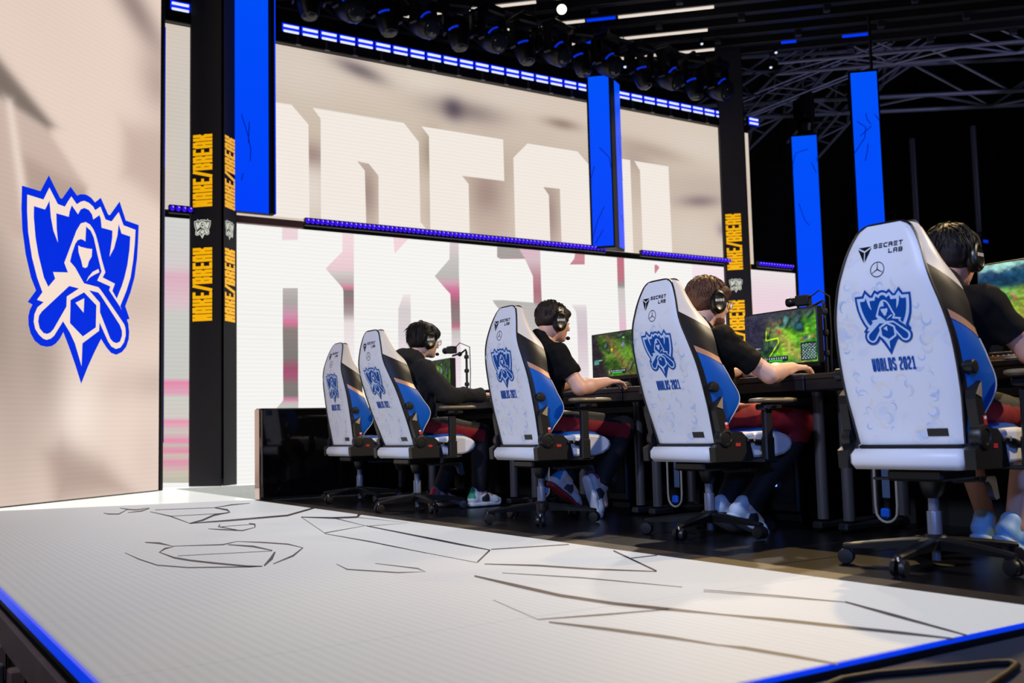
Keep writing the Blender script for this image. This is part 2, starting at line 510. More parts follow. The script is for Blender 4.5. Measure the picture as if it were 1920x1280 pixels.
CRACKS = [([(1589,8136),(1594,7972),(1652,7909),(1821,8401)],[(1602,8199),(1620,8096),(1675,8031),(1833,8465)]),([(1803,8609),(1812,8365),(1846,8245),(1982,8394)],[(1819,8681),(1843,8502),(1876,8381),(1998,8465)]),([(1741,8032),(1847,8068),(1973,8353)],[(1754,8096),(1874,8197),(1987,8420)]),([(1889,7984),(1882,7378),(1827,6683)],[(1904,8045),(1911,7482),(1840,6725)]),([(1825,6670),(1951,6821),(2127,7172),(2320,7414),(2410,7779),(2397,8064)],[(1842,6739),(1989,6965),(2171,7334),(2325,7471),(2353,7614),(2366,7965)]),([(2372,7982),(2561,8158),(2741,8256)],[(2391,8047),(2604,8298),(2764,8328)]),([(1964,8148),(2372,7982)],[(1980,8214),(2391,8048)]),([(1889,7402),(2278,7339)],[(1903,7458),(2295,7395)]),([(1824,6669),(2100,6651),(2496,6728),(2906,7267)],[(1843,6739),(2145,6796),(2550,6879),(2939,7354)]),([(1805,6201),(1842,6074),(1917,5905),(2048,6070)],[(1816,6240),(1865,6150),(1940,5978),(2060,6108)]),([(1962,6496),(1890,6294),(1906,5973)],[(1956,6460),(1914,6340),(1925,6028)]),([(2057,6090),(2141,6341),(2128,6427)],[(2051,6088),(2105,6259),(2106,6363)]),([(1911,6281),(2109,6286)],[(1923,6322),(2123,6328)]),([(1315,5665),(1357,5535),(1383,5362),(1333,5331),(1258,5143),(1249,4830),(1276,4673),(1332,4496),(1412,4280),(1465,4251)],[(1327,5714),(1382,5628),(1390,5356),(1316,5250),(1267,5146),(1268,4899),(1295,4740),(1351,4560),(1432,4339),(1475,4280)]),([(1387,5362),(1595,5227),(1706,5343)],[(1394,5391),(1611,5284),(1715,5373)]),([(1618,5213),(1681,5014),(1700,4794)],[(1631,5256),(1709,5094),(1714,4830)]),([(1288,4913),(1695,4778)],[(1294,4937),(1703,4802)]),([(1699,4761),(1600,4540),(1486,4297)],[(1693,4726),(1585,4463),(1477,4257)]),([(1473,4275),(1428,4305),(1217,4471),(1134,4651),(1123,4931),(1128,5260)],[(1466,4256),(1416,4267),(1206,4432),(1123,4610),(1111,4889),(1122,5237)]),([(1706,5343),(1779,5191),(1854,5003),(1857,4802)],[(1715,5373),(1799,5248),(1875,5055),(1867,4826)]),([(1867,4830),(1713,4559),(1537,4323)],[(1858,4798),(1695,4498),(1528,4294)]),([(2526,6559),(2636,6286),(2782,6225),(2908,6448)],[(2554,6630),(2693,6422),(2836,6356),(2931,6508)]),([(2654,6316),(2580,5674),(2240,5460)],[(2683,6381),(2586,5662),(2221,5411)]),([(2532,6576),(2224,5423)],[(2548,6613),(2236,5448)]),([(2580,5611),(2858,5636),(2811,6280)],[(2596,5647),(2854,5642),(2791,6237)]),([(2208,5382),(2213,4815),(2201,4172)],[(2221,5412),(2237,4865),(2212,4191)]),([(1736,4106),(1697,3905),(1810,3674),(1914,3632),(1942,3759),(1876,4021)],[(1743,4121),(1712,3936),(1825,3705),(1913,3640),(1925,3729),(1868,4004)]),([(2571,5631),(2502,4739),(2475,4347),(2471,4064)],[(2597,5684),(2545,4817),(2515,4413),(2490,4093)]),([(2491,4100),(2222,3761)],[(2471,4058),(2206,3726)]),([(2207,4648),(2201,3723)],[(2219,4671),(2211,3739)]),([(2489,4082),(2862,3987)],[(2508,4113),(2884,4018)]),([(2199,3662),(2326,3459),(2413,3248),(2571,3020)],[(2214,3686),(2357,3505),(2444,3289),(2587,3038)]),([(2601,3052),(2889,3682)],[(2573,3024),(2854,3642)]),([(2752,3391),(2899,3393)],[(2770,3414),(2919,3417)]),([(1986,3384),(1965,3067),(1960,2790),(1998,2547),(2061,2371),(2126,2224)],[(2009,3419),(2007,3126),(1998,2841),(2035,2591),(2097,2411),(2144,2242)]),([(2084,2397),(1886,2458),(1687,2516)],[(2074,2385),(1869,2435),(1679,2504)]),([(1686,2513),(1767,2891)],[(1681,2507),(1761,2882)]),([(1678,2446),(1732,2260),(1793,2059),(1830,1919)],[(1692,2465),(1760,2295),(1820,2088),(1843,1932)]),([(2117,3394),(2264,3077),(2392,2679)],[(2126,3408),(2282,3101),(2401,2688)]),([(2125,2224),(2182,2049),(2241,1857),(2283,1733),(2330,1607)],[(2143,2242),(2218,2081),(2277,1884),(2318,1758),(2347,1619)]),([(1832,1921),(1847,1851),(1872,1710),(1894,1608)],[(1845,1934),(1874,1876),(1898,1732),(1907,1618)]),([(2406,2589),(2496,2339),(2559,2134)],[(2414,2598),(2513,2354),(2568,2141)]),([(2557,2133),(2475,1905),(2389,1614)],[(2580,2150),(2516,1933),(2407,1624)]),([(2568,2141),(2390,2571)],[(2559,2134),(2381,2563)])]



def emblem(mb, org, right, up, width, c_dark, c_light, lift=0.0006):
    """winged-cup crest in flat stacked layers"""
    org, right, up = Vector(org), Vector(right), Vector(up)
    nrm = right.cross(up)
    for lay, (key, c) in enumerate((('outer', c_dark), ('cream', c_light), ('shield', c_dark), ('face', c_dark), ('stickl', c_dark),
                                    ('stickr', c_dark), ('gem', c_dark), ('eye', c_light), ('smile', c_light), ('glint', c_light))):
        z = {'outer': 0, 'cream': 1, 'eye': 3, 'smile': 3, 'glint': 3}.get(key, 2)
        mb.col = c
        mb.poly([org + right * (x * width / 1000) + up * (y * width / 1000) + nrm * lift * z for x, y in LOGO[key]])
    mb.col = None


# ------------------------------------------------------------------ the hall shell
M_BLACK = mat('black_drape', (7, 9, 15), 0.95, noise=0.4, nscale=3)
M_DARK = mat('matt_black_metal', (16, 16, 18), 0.55, bump=0.05)
M_STAGE = mat('black_stage_boards', (14, 14, 17), 0.3, noise=0.5, nscale=25, bump=0.15, bscale=60)
M_GLOWFLOOR = mat('white_gloss_floor_glow', (226, 228, 226), 0.22, emit=0.72, emit_rgb=(250, 252, 246))  # emission stands in for the bright reflections on this floor


def wall(name, c, d, m=M_BLACK, label=None):
    b = MB()
    b.box(c, d)
    return struct(b.build(name, m, smooth=False), label)


# hall floor below the stage, drapes and ceiling far behind
wall('floor', (9, 8, -0.95), (40, 34, 0.1), mat('dark_hall_floor', (10, 10, 13), 0.6), 'dark hall floor below the stage')
wall('wall_back', (12, 15.5, 5), (32, 0.2, 12), label='black drape hanging behind the video wall')
wall('wall_right', (25, 8, 5), (0.2, 34, 12), label='black drape along the right side of the hall')
wall('ceiling', (10, 8, 10.4), (40, 34, 0.2), mat('dark_roof', (9, 9, 11), 0.9), 'dark roof high above the rig')

# raised stage: body, black boards, white floor behind
b = MB()
b.box((5.45, 5.5, -0.48), (5.0, 7.7, 0.92))
stage = struct(b.build('trim_1', M_STAGE, smooth=False), 'black stage floor under the players')
b = MB()
for i in range(8):
    y0 = 1.66 + i * 1.22
    b.box((6.5, y0 + 0.61, -0.012), (7.1, 1.212, 0.02), ch=0.002)
bd = b.build('stage_board', M_STAGE, stage, smooth=False)
b = MB()
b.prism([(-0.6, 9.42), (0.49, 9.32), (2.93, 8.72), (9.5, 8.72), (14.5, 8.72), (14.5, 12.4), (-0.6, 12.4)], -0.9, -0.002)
struct(b.build('floor.001', M_GLOWFLOOR, smooth=False), 'white glossy floor with added glow at the foot of the video wall')

MB().box((2.985, 5.2, -0.008), (0.13, 7.0, 0.014), ch=0.002).build('edge_strip', mat('mottled_brown', (66, 55, 38), 0.55, noise=0.5, nscale=18, bump=0.2, bscale=90), stage, smooth=False)  # mottled brown strip along the floor joint
# LED floor: emissive tiles with real joints
M_LEDFLOOR = mat('led_floor_tile', (84, 84, 86), 0.5, spec=0.35, emit=0.30, emit_rgb=(252, 252, 255), noise=0.06, nscale=2.0)
nt = M_LEDFLOOR.node_tree
_w = nt.nodes.new('ShaderNodeTexWave')
_w.inputs['Scale'].default_value = 9.5
_w.bands_direction = 'X'
_tc = nt.nodes.new('ShaderNodeTexCoord')
_mp = nt.nodes.new('ShaderNodeMapping')
_mp.inputs['Rotation'].default_value = (0, 0, 0)
nt.links.new(_tc.outputs['Object'], _mp.inputs['Vector'])
nt.links.new(_mp.outputs[0], _w.inputs['Vector'])
_mr = nt.nodes.new('ShaderNodeMapRange')
_mr.inputs['To Min'].default_value = 0.285
_mr.inputs['To Max'].default_value = 0.315
nt.links.new(_w.outputs['Fac'], _mr.inputs['Value'])
# viewing-angle falloff put into the emission, brighter towards the chairs
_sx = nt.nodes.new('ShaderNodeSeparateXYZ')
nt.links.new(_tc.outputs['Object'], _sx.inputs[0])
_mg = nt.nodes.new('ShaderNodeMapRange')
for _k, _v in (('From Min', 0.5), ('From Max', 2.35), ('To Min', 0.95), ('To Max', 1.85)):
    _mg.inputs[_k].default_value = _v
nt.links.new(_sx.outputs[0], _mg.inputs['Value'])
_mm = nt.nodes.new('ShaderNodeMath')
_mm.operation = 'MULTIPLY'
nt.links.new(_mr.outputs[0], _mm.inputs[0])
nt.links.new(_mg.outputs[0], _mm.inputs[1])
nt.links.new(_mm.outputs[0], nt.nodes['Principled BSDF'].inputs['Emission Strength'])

led_floor = thing('led_floor', 'white glowing floor of video tiles with black crack drawings, in front of the chairs', 'video floor', (0, 0, 0))
b = MB()
b.prism([(0.5, 1.64), (2.913, 1.64), (2.913, 8.73), (0.5, 9.30)], -0.9, -0.03)
b.build('floor_base', M_DARK, led_floor, smooth=False)
ys = [1.634, 2.555, 3.448, 4.34, 5.23, 6.12, 7.01, 7.9, 8.73, 9.32]
for i in range(len(ys) - 1):
    xs = [0.494, 1.30, 2.105, 2.915]
    for k in range(3):
        a0, a1, q0, q1 = xs[k], xs[k + 1], ys[i], ys[i + 1]
        g = 0.0028
        if i == len(ys) - 2:      # last row is cut along the slanted back joint
            yb = lambda x: 9.32 - (x - 0.494) * 0.59 / 2.42
            P = [(a0 + g, q0 + g), (a1 - g, q0 + g), (a1 - g, max(q0 + 2 * g, yb(a1) - g)), (a0 + g, yb(a0) - g)]
            if k == 2:
                P = [(a0 + g, q0 + g), (a1 - .03, q0 + g), (a0 + g, yb(a0) - g)]
        else:
            P = [(a0 + g * .3, q0 + g), (a1 - g * .3, q0 + g), (a1 - g * .3, q1 - g), (a0 + g * .3, q1 - g)]
        t = MB()
        t.prism(P, -0.028, 0.0)
        t.build('floor_tile', M_LEDFLOOR, led_floor, smooth=False)
M_CRACK = mat('dark_crack_line', (58, 50, 52), 0.5, emit=0.05, emit_rgb=(120, 100, 100))
random.seed(3)
for left, right in CRACKS:
    b = MB()
    L = [(min(x, 2912) / 1000, y / 1000, 0.0012) for x, y in left]
    Rr = [(min(x, 2912) / 1000, y / 1000, 0.0012) for x, y in right]
    b.grid([L, Rr])
    b.build('crack_line', M_CRACK, led_floor, smooth=False)

# stage edges with blue light strips and the dark fascia with rigging below
M_BLUE = mat('blue_led', (0, 40, 240), 0.4, emit=0.85, emit_rgb=(0, 60, 255))
M_BLUEEDGE = mat('blue_edge_led', (0, 30, 190), 0.35, emit=0.75, emit_rgb=(0, 62, 235))
e = thing('edge_light_strip', 'blue light strip along the left edge of the white video floor', 'light strip', (0.49, 1.63, -0.03))
b = MB()
b.box((-0.004, 3.84, 0.010), (0.010, 7.68, 0.032))
b.build('diffuser', M_BLUEEDGE, e, smooth=False)
b = MB()
b.box((0.0, 3.84, -0.014), (0.02, 7.68, 0.014))
b.build('channel', M_DARK, e, smooth=False)
e = thing('edge_light_strip', 'blue light strip along the front edge beside the grey carpet', 'light strip', (0.49, 1.63, -0.03))
b = MB()
b.box((1.25, -0.003, 0.0235), (2.5, 0.008, 0.011))
b.build('diffuser', M_BLUEEDGE, e, smooth=False)
b = MB()
b.box((1.25, 0.0, 0.007), (2.5, 0.014, 0.021))
b.build('channel', M_DARK, e, smooth=False)
# fascia left with openings
M_FASCIA = mat('dark_brown_fascia', (110, 90, 86), 0.6, noise=0.3, nscale=9)
f = struct(MB().box((0.475, 5.45, -0.125), (0.02, 7.6, 0.10)).build('trim_2', M_FASCIA, smooth=False), 'dark fascia below the left stage edge')
for i in range(16):
    y = 1.75 + i * 0.48
    p = MB().box((0.46, y, -0.5), (0.05, 0.07, 0.66), ch=0.006).build('fascia_post', M_FASCIA, f, smooth=False)
M_STEEL = mat('dull_steel', (120, 122, 135), 0.38, metal=0.8)
rail = thing('steel_rail', 'steel rail running below the left edge of the stage', 'rail', (0.30, 1.2, -0.42))
MB().tube([(0, 0, 0), (0, 8, 0)], 0.025, 12).build('tube', M_STEEL, rail)
MB().tube([(-0.08, 0, -0.14), (-0.08, 8, -0.14)], 0.02, 12).build('tube', M_STEEL, rail)
for i in range(7):
    MB().box((-0.02, 0.4 + i * 1.2, -0.24), (0.05, 0.05, 0.48), ch=0.006).build('bracket', M_STEEL, rail, smooth=False)
for i in range(6):
    y = 2.55 + i * 0.42
    t = thing('stage_clamp', 'small steel clamp under the left stage edge, %s from the camera' % ORD[i], 'clamp', (0.415, y, -0.21), 0, 'steel clamps under the stage edge')
    MB().box((0, 0, 0), (0.05, 0.035, 0.07), ch=0.006).build('body', M_STEEL, t, smooth=False)
    MB().tube([(-0.03, 0, -0.02), (0.0, 0.0, -0.06), (0.03, 0, -0.02)], 0.009, 8).build('hook', M_STEEL, t)
# lower carpeted tread at the front right, with a thin black tube on it
M_CARPET = mat('charcoal_carpet', (78, 76, 78), 0.95, noise=0.25, nscale=180, bump=0.5, bscale=400)
struct(MB().box((2.3, 1.14, -0.078), (3.4, 0.96, 0.10), ch=0.01).build('trim_3', M_CARPET, smooth=False), 'charcoal carpet tread below the front edge')
tread_tube = MB().tube([(1.70, 1.44, -0.019), (1.78, 1.55, -0.019), (1.859, 1.567, -0.019), (1.955, 1.555, -0.019), (2.055, 1.518, -0.019), (2.164, 1.484, -0.019), (2.25, 1.458, -0.019), (2.285, 1.435, -0.019), (2.27, 1.41, -0.019), (2.20, 1.385, -0.019), (2.09, 1.352, -0.019), (1.9, 1.30, -0.019)], 0.009, 10).build('cable', mat('black_tube', (9, 9, 10), 0.6))  # black curved tube laid flat on the tread
tag(tread_tube, 'thin black tube lying across the charcoal carpet tread', 'cable')

# ------------------------------------------------------------------ video wall
S = 11.8
rng = np.random.default_rng(5)


def picture_grid(mb, nu, nv, pos, fn):
    """dense grid of coloured points, pos(u,v) -> point, fn(U,V) -> linear rgb arrays"""
    U, V = np.meshgrid(np.linspace(0, 1, nu), np.linspace(0, 1, nv))
    C = fn(U, V)
    o = len(mb.v)
    for j in range(nv):
        for i in range(nu):
            mb.v.append(tuple(pos(U[j, i], V[j, i])))
            mb.c.append(tuple(float(k) for k in C[j, i]))
    for j in range(nv - 1):
        for i in range(nu - 1):
            a = o + j * nu + i
            mb.f.append((a, a + 1, a + nu + 1, a + nu))
    return mb


def tolin(A):
    A = np.asarray(A, float) / 255
    return np.where(A <= 0.04045, A / 12.92, ((A + 0.055) / 1.055) ** 2.4)


M_SCREEN = mat('video_wall_picture', (3, 3, 3), 0.8, emit=1.0, attr=True, scan=0.05, spec=0.1)
M_FRAME = mat('black_screen_frame', (9, 10, 12), 0.5)


def upper_pic(U, V):
    X = 2.88 + U * (12.35 - 2.88)
    Z = 3.15 + V * (5.34 - 3.15)
    base = np.stack([217 + 0 * X, 201 + 0 * X, 186 + 0 * X], -1)
    def blob(x, z, sx, sz, ang, col, k):
        nonlocal base
        c, s = math.cos(ang), math.sin(ang)
        a = (X - x) * c + (Z - z) * s
        bb = -(X - x) * s + (Z - z) * c
        g = np.exp(-((a / sx) ** 2 + (bb / sz) ** 2))[..., None] * min(1, k * 1.1)
        base = base * (1 - g) + np.array(col) * .97 * g
    blob(8.0, 4.25, 5.5, .42, -.01, (203, 185, 169), .75)
    blob(5.6, 4.5, 1.6, .35, -.05, (214, 200, 182), .6)
    blob(4.6, 5.05, .5, .3, 0, (226, 214, 202), .7)
    blob(5.38, 5.20, .36, .10, -.22, (128, 116, 118), .9)
    blob(6.3, 5.2, .5, .2, -.1, (232, 220, 206), .8)
    blob(6.95, 4.9, .62, .16, -.02, (152, 136, 132), .85)
    blob(6.75, 4.90, .16, .14, 0, (92, 80, 92), .8)
    blob(7.6, 5.2, .6, .15, 0, (226, 212, 200), .7)
    blob(8.55, 4.95, .30, .08, 0, (150, 128, 116), .8)
    blob(8.2, 4.7, .5, .2, 0, (214, 198, 184), .7)
    blob(10.3, 4.78, .75, .13, -.06, (186, 166, 152), .85)
    blob(9.9, 4.6, .4, .2, -.2, (176, 158, 146), .6)
    blob(11.2, 5.0, .9, .3, -.1, (228, 214, 200), .8)
    blob(11.35, 4.35, .7, .2, .05, (200, 184, 174), .6)
    blob(11.2, 4.08, .42, .10, .12, (150, 132, 132), .9)
    blob(11.7, 3.66, .14, .12, .0, (150, 134, 146), .8)
    blob(11.0, 3.5, .45, .35, 0, (226, 212, 198), .7)
    blob(7.25, 3.75, .30, .5, 0, (172, 148, 138), 1)
    blob(7.3, 3.35, .3, .25, 0, (206, 186, 172), .7)
    blob(4.72, 4.0, .2, .16, 0, (166, 142, 134), 1)
    blob(4.72, 3.55, .2, .3, 0, (236, 224, 214), .9)
    blob(5.45, 3.6, .16, .4, 0, (172, 148, 140), 1)
    blob(6.42, 4.25, .15, .28, 0, (160, 142, 122), .8)
    blob(6.42, 3.5, .18, .3, 0, (200, 184, 170), .7)
    blob(8.28, 3.6, .2, .5, 0, (172, 148, 140), 1)
    blob(3.2, 4.0, .3, 1.5, 0, (214, 208, 200), .8)
    return tolin(base)


def lower_pic(U, V):
    base = np.stack([250 + 0 * U, 249 + 0 * U, 246 + 0 * U], -1)
    band = np.sin(V * 260)[..., None] * np.exp(-((V - .62) / .12) ** 2)[..., None] * 5
    return tolin(np.clip(base + np.minimum(band, 0) - 2, 0, 255))


vw = thing('video_wall', 'tall video wall showing giant cream letters in two rows behind the players', 'video wall', (0, S, 0))
b = picture_grid(MB(), 300, 76, lambda u, v: (2.88 + u * 9.47, 0, 3.15 + v * 2.19), upper_pic)
b.build('upper_screen', M_SCREEN, vw, smooth=False)
b = picture_grid(MB(), 12, 160, lambda u, v: (2.88 + u * 10.40, 0, 0.0 + v * 3.06), lower_pic)
lower = b.build('lower_screen', M_SCREEN, vw, smooth=False)
for P in UPPER_LETTERS:
    b = MB()
    b.col = L3(245, 236, 227)
    b.poly([(x / 1000, -0.004, z / 1000) for x, z in P])
    o = b.build('letter', M_SCREEN, vw, smooth=False)
b = MB()
for R in LOWER_STRIPS:
    rows, cols = [], []
    o0 = len(b.v)
    for k, (xl, xr, zl, zr, c) in enumerate(R):
        for j in range(5):
            b.v.append((((xl * (4 - j) + xr * j) / 4) / 1000, -0.004, min(3.058, ((zl * (4 - j) + zr * j) / 4) / 1000)))
            b.c.append(L3(*c))
    for k in range(len(R) - 1):
        for j in range(4):
            a = o0 + k * 5 + j
            b.f.append((a, a + 1, a + 6, a + 5))
b.build('letter_shadow_picture', M_SCREEN, vw, smooth=False)
b = MB()
b.box((8.05, 0.12, 3.105), (10.5, 0.2, 0.09))
b.box((8.05, 0.10, 1.5), (10.4, 0.14, 3.06))
b.box((7.6, 0.10, 4.25), (9.47, 0.14, 2.24))
b.build('wall_frame', M_FRAME, vw, smooth=False)
b = MB()
b.box((3.95, -0.03, 3.105), (1.25, 0.06, 0.085))
b.build('divider_cover', mat('dark_brown_cover', (140, 104, 98), 0.6), vw, smooth=False)
b = MB()
b.box((7.2, 0.0, 5.42), (9.6, 0.16, 0.15), ch=0.01)
b.build('top_cover', M_FRAME, vw, smooth=False)

# bead light bars along the divider
M_BEAD = mat('violet_led', (30, 10, 150), 0.3, emit=0.9, emit_rgb=(58, 10, 240))
M_BEADHOT = mat('violet_led_core', (160, 140, 255), 0.3, emit=1.0, emit_rgb=(190, 180, 255))
for lab, x0, x1 in (('violet bead light bar under the cream letters, longest of the bars', 4.57, 9.2), ('violet bead light bar right of the blue centre column', 9.86, 11.72),
                    ('short violet bead light bar right of the right black pillar', 12.32, 13.14), ('tiny violet bead light bar left of the left black pillar', 2.95, 3.22)):
    t = thing('bead_light_bar', lab, 'light bar', (x0, S - 0.105, 3.135), 0, 'violet light bars on the divider of the video wall')
    MB().box(((x1 - x0) / 2, 0, 0.0), (x1 - x0, 0.06, 0.095), ch=0.006).build('housing', M_FRAME, t, smooth=False)
    b, h = MB(), MB()
    n = int((x1 - x0) / 0.0625)
    for i in range(n):
        x = (i + .5) * (x1 - x0) / n
        b.ball((x, -0.035, 0.006), (0.03, 0.02, 0.034), 8, 5)
        h.ball((x + .004, -0.053, 0.016), (0.008, 0.006, 0.009), 6, 4)
    o = b.build('light_beads', M_BEAD, t)
    o['kind'] = 'stuff'
    o = h.build('bead_cores', M_BEADHOT, t)
    o['kind'] = 'stuff'

# row of two-tube light battens above the wall
M_TUBE = mat('blue_white_tube', (210, 220, 255), 0.4, emit=1.25, emit_rgb=(208, 212, 255))
M_HALO = mat('blue_reflector', (10, 40, 220), 0.3, emit=1.0, emit_rgb=(4, 40, 250))


def batten():
    t = thing('light_batten', 'short blue lit batten with two white tubes in the row above the video wall', 'light', (0, 0, 0), 0, 'light battens in the row above the video wall')
    MB().box((0, 0.02, 0), (0.236, 0.05, 0.15), ch=0.004).build('housing', M_FRAME, t, smooth=False)
    MB().box((0, -0.008, 0), (0.226, 0.012, 0.134)).build('reflector', M_HALO, t, smooth=False)
    for z in (-0.034, 0.034):
        MB().box((0, -0.018, z), (0.196, 0.016, 0.030), ch=0.004).build('tube', M_TUBE, t, smooth=False)
    return t


bt0 = batten()
xs = [4.30 + 0.125 + i * 0.25 for i in range(30) if not (9.0 < 4.425 + i * .25 < 9.55)] + [12.42, 3.08]
for i, x in enumerate(xs):
    o = bt0 if i == 0 else copy_tree(bt0)
    o.location = (x, S - 0.06, 5.53)
    o['label'] = ('blue lit batten with two white tubes, %s from the left above the video wall' % ORD[i]) if i < len(xs) - 2 else \
        ('lone blue lit batten right of the right black pillar' if x > 8 else 'lone blue lit batten left of the left black pillar')
for i in range(20):
    x = 4.5 + i * 0.38
    t = thing('screen_bracket', 'small steel bracket under the light battens, %s from the left above the video wall' % ORD[i], 'bracket', (x, S - 0.1, 5.40), 0, 'steel brackets above the video wall')
    MB().box((0, 0, 0), (0.02, 0.02, 0.09)).build('stem', M_STEEL, t, smooth=False)
    MB().box((0.01, 0, -0.05), (0.06, 0.025, 0.02)).build('foot', M_STEEL, t, smooth=False)

# ------------------------------------------------------------------ left video panel with the crest
PD = Vector((0.741, 0.672, 0)).normalized()
PN = Vector((PD.y, -PD.x, 0))           # faces the camera side
P0 = Vector((1.055, 9.593, 0))


def left_pic(U, V):
    X = U * 3.75 - 1.5
    Z = V * 6.6
    base = np.stack([222 + 0 * X, 201 + 0 * X, 188 + 0 * X], -1)
    def blob(x, z, sx, sz, ang, col, k, p=2):
        nonlocal base
        c, s = math.cos(ang), math.sin(ang)
        a = (X - x) * c + (Z - z) * s
        bb = -(X - x) * s + (Z - z) * c
        g = np.exp(-(np.abs(a / sx) ** p + np.abs(bb / sz) ** p))[..., None] * k
        base = base * (1 - g) + np.array(col) * g
    def half(pts, col, k, soft=0.03):
        """soft convex polygon"""
        nonlocal base
        d = np.full(X.shape, -9.0)
        ori = 1 if sum(x0 * z1 - x1 * z0 for (x0, z0), (x1, z1) in zip(pts, pts[1:] + pts[:1])) > 0 else -1
        for (x0, z0), (x1, z1) in zip(pts, pts[1:] + pts[:1]):
            L = math.hypot(x1 - x0, z1 - z0)
            d = np.maximum(d, ori * ((X - x0) * (z1 - z0) - (Z - z0) * (x1 - x0)) / L)
        g = (1 / (1 + np.exp(np.clip(d / soft, -40, 40))))[..., None] * k
        base = base * (1 - g) + np.array(col) * g
    blob(.3, 4.6, .9, .8, 0, (214, 194, 180), .7)
    blob(-.2, 1.6, .5, 1.4, .25, (150, 132, 122), .95)
    blob(.5, 1.25, .35, .7, .35, (160, 142, 132), .8)
    blob(-.6, .6, .7, .6, 0, (200, 180, 168), .8)
    half([(-.9, 4.25), (.58, 3.42), (.50, 3.36), (-.9, 3.62)], (112, 100, 92), .95, .025)
    half([(-.9, 3.60), (.50, 3.36), (1.05, 2.95), (1.05, 2.35), (.15, 2.3), (-.9, 2.8)], (190, 168, 156), .85, .02)
    half([(.18, 3.05), (1.03, 2.92), (1.02, 2.3), (.26, 2.5)], (168, 146, 134), .8, .03)
    half([(-.02, 3.5), (.06, 3.5), (.32, 2.5), (.2, 2.5)], (232, 214, 202), .8, .02)
    half([(1.62, 3.72), (2.6, 3.95), (2.6, 2.95), (1.62, 3.2)], (186, 164, 152), .8, .06)
    blob(1.75, 5.05, .7, .22, -.55, (130, 112, 108), .8)
    blob(2.2, 4.35, .35, .35, -.6, (172, 150, 142), .8)
    blob(1.2, 5.6, .6, .3, -.4, (190, 170, 158), .6)
    blob(1.9, 1.95, .9, .35, .1, (196, 174, 162), .7)
    blob(2.0, 1.1, .8, .18, .1, (188, 166, 156), .7)
    blob(1.0, .75, .35, .5, -.1, (236, 220, 208), .85)
    blob(1.7, .7, .3, .5, -.2, (226, 206, 192), .6)
    half([(.55, .42), (.75, .52), (1.35, .3), (1.75, .02), (.7, 0.0)], (164, 142, 132), .85, .06)
    blob(2.1, .35, .3, .4, 0, (212, 190, 178), .6)
    return tolin(np.clip(base, 0, 255))


lp = thing('video_panel', 'tall beige video panel with a big blue and cream crest, at the left', 'video panel', P0, math.atan2(PD.y, PD.x))
b = picture_grid(MB(), 150, 230, lambda u, v: (u * 3.73 - 1.5, 0, 0.01 + v * 6.6), left_pic)
b.build('screen', mat('left_panel_picture', (3, 3, 3), 0.8, emit=1.13, attr=True, scan=0.03, spec=0.1), lp, smooth=False)
MB().box((0.37, 0.06, 3.3), (3.74, 0.10, 6.62)).build('cabinet', M_FRAME, lp, smooth=False)
b = MB()
emblem(b, (1.019, -0.004, 2.013), (1, 0, 0), (0, 0, 1), 1.675, L3(0, 44, 220), L3(242, 220, 205), 0.002)
b.build('crest', mat('crest_picture', (3, 3, 3), 0.8, emit=1.05, attr=True, spec=0.1), lp, smooth=False)
# black frame post and pipes at the panel's right edge
fp = thing('frame_post', 'black upright frame with pipes along the right edge of the beige video panel', 'post', P0 + PD * 2.245 + Vector((0, 0, 0)), math.atan2(PD.y, PD.x))
MB().box((0.03, 0.08, 3.4), (0.05, 0.18, 6.8), ch=0.006).build('frame', M_DARK, fp, smooth=False)
MB().tube([(0.11, 0.16, 0.25), (0.11, 0.16, 6.8)], 0.055, 14).build('pipe', M_DARK, fp)
MB().box((0.19, 0.14, 3.5), (0.06, 0.06, 6.5)).build('channel', M_DARK, fp, smooth=False)
MB().box((0.215, 0.105, 2.0), (0.018, 0.012, 3.0)).build('violet_strip', mat('dim_violet_strip', (30, 30, 120), 0.4, emit=0.35, emit_rgb=(70, 70, 200)), fp, smooth=False)
MB().box((0.215, 0.105, 4.3), (0.018, 0.012, 1.6)).build('blue_strip', M_BLUE, fp, smooth=False)
for i in range(6):
    MB().box((0.12, 0.10, 0.9 + i * 1.0), (0.16, 0.02, 0.03), ch=0.004).build('clamp', M_STEEL if i == 0 else M_DARK, fp, smooth=False)

# ------------------------------------------------------------------ black pillars with yellow lettering
M_PILLAR = mat('black_pillar_cloth', (60, 57, 62), 0.75, noise=0.15, nscale=300, bump=0.1, bscale=700)
M_YELLOW = mat('yellow_lettering_glow', (252, 186, 8), 0.5, emit=0.78, emit_rgb=(255, 184, 4))  # emission added to brighten the lettering
M_WHITEPRINT = mat('white_crest_glow', (10, 10, 10), 0.5, emit=0.8, attr=True)  # crest given added emission so it stays bright
MWB = L3(228, 230, 216)


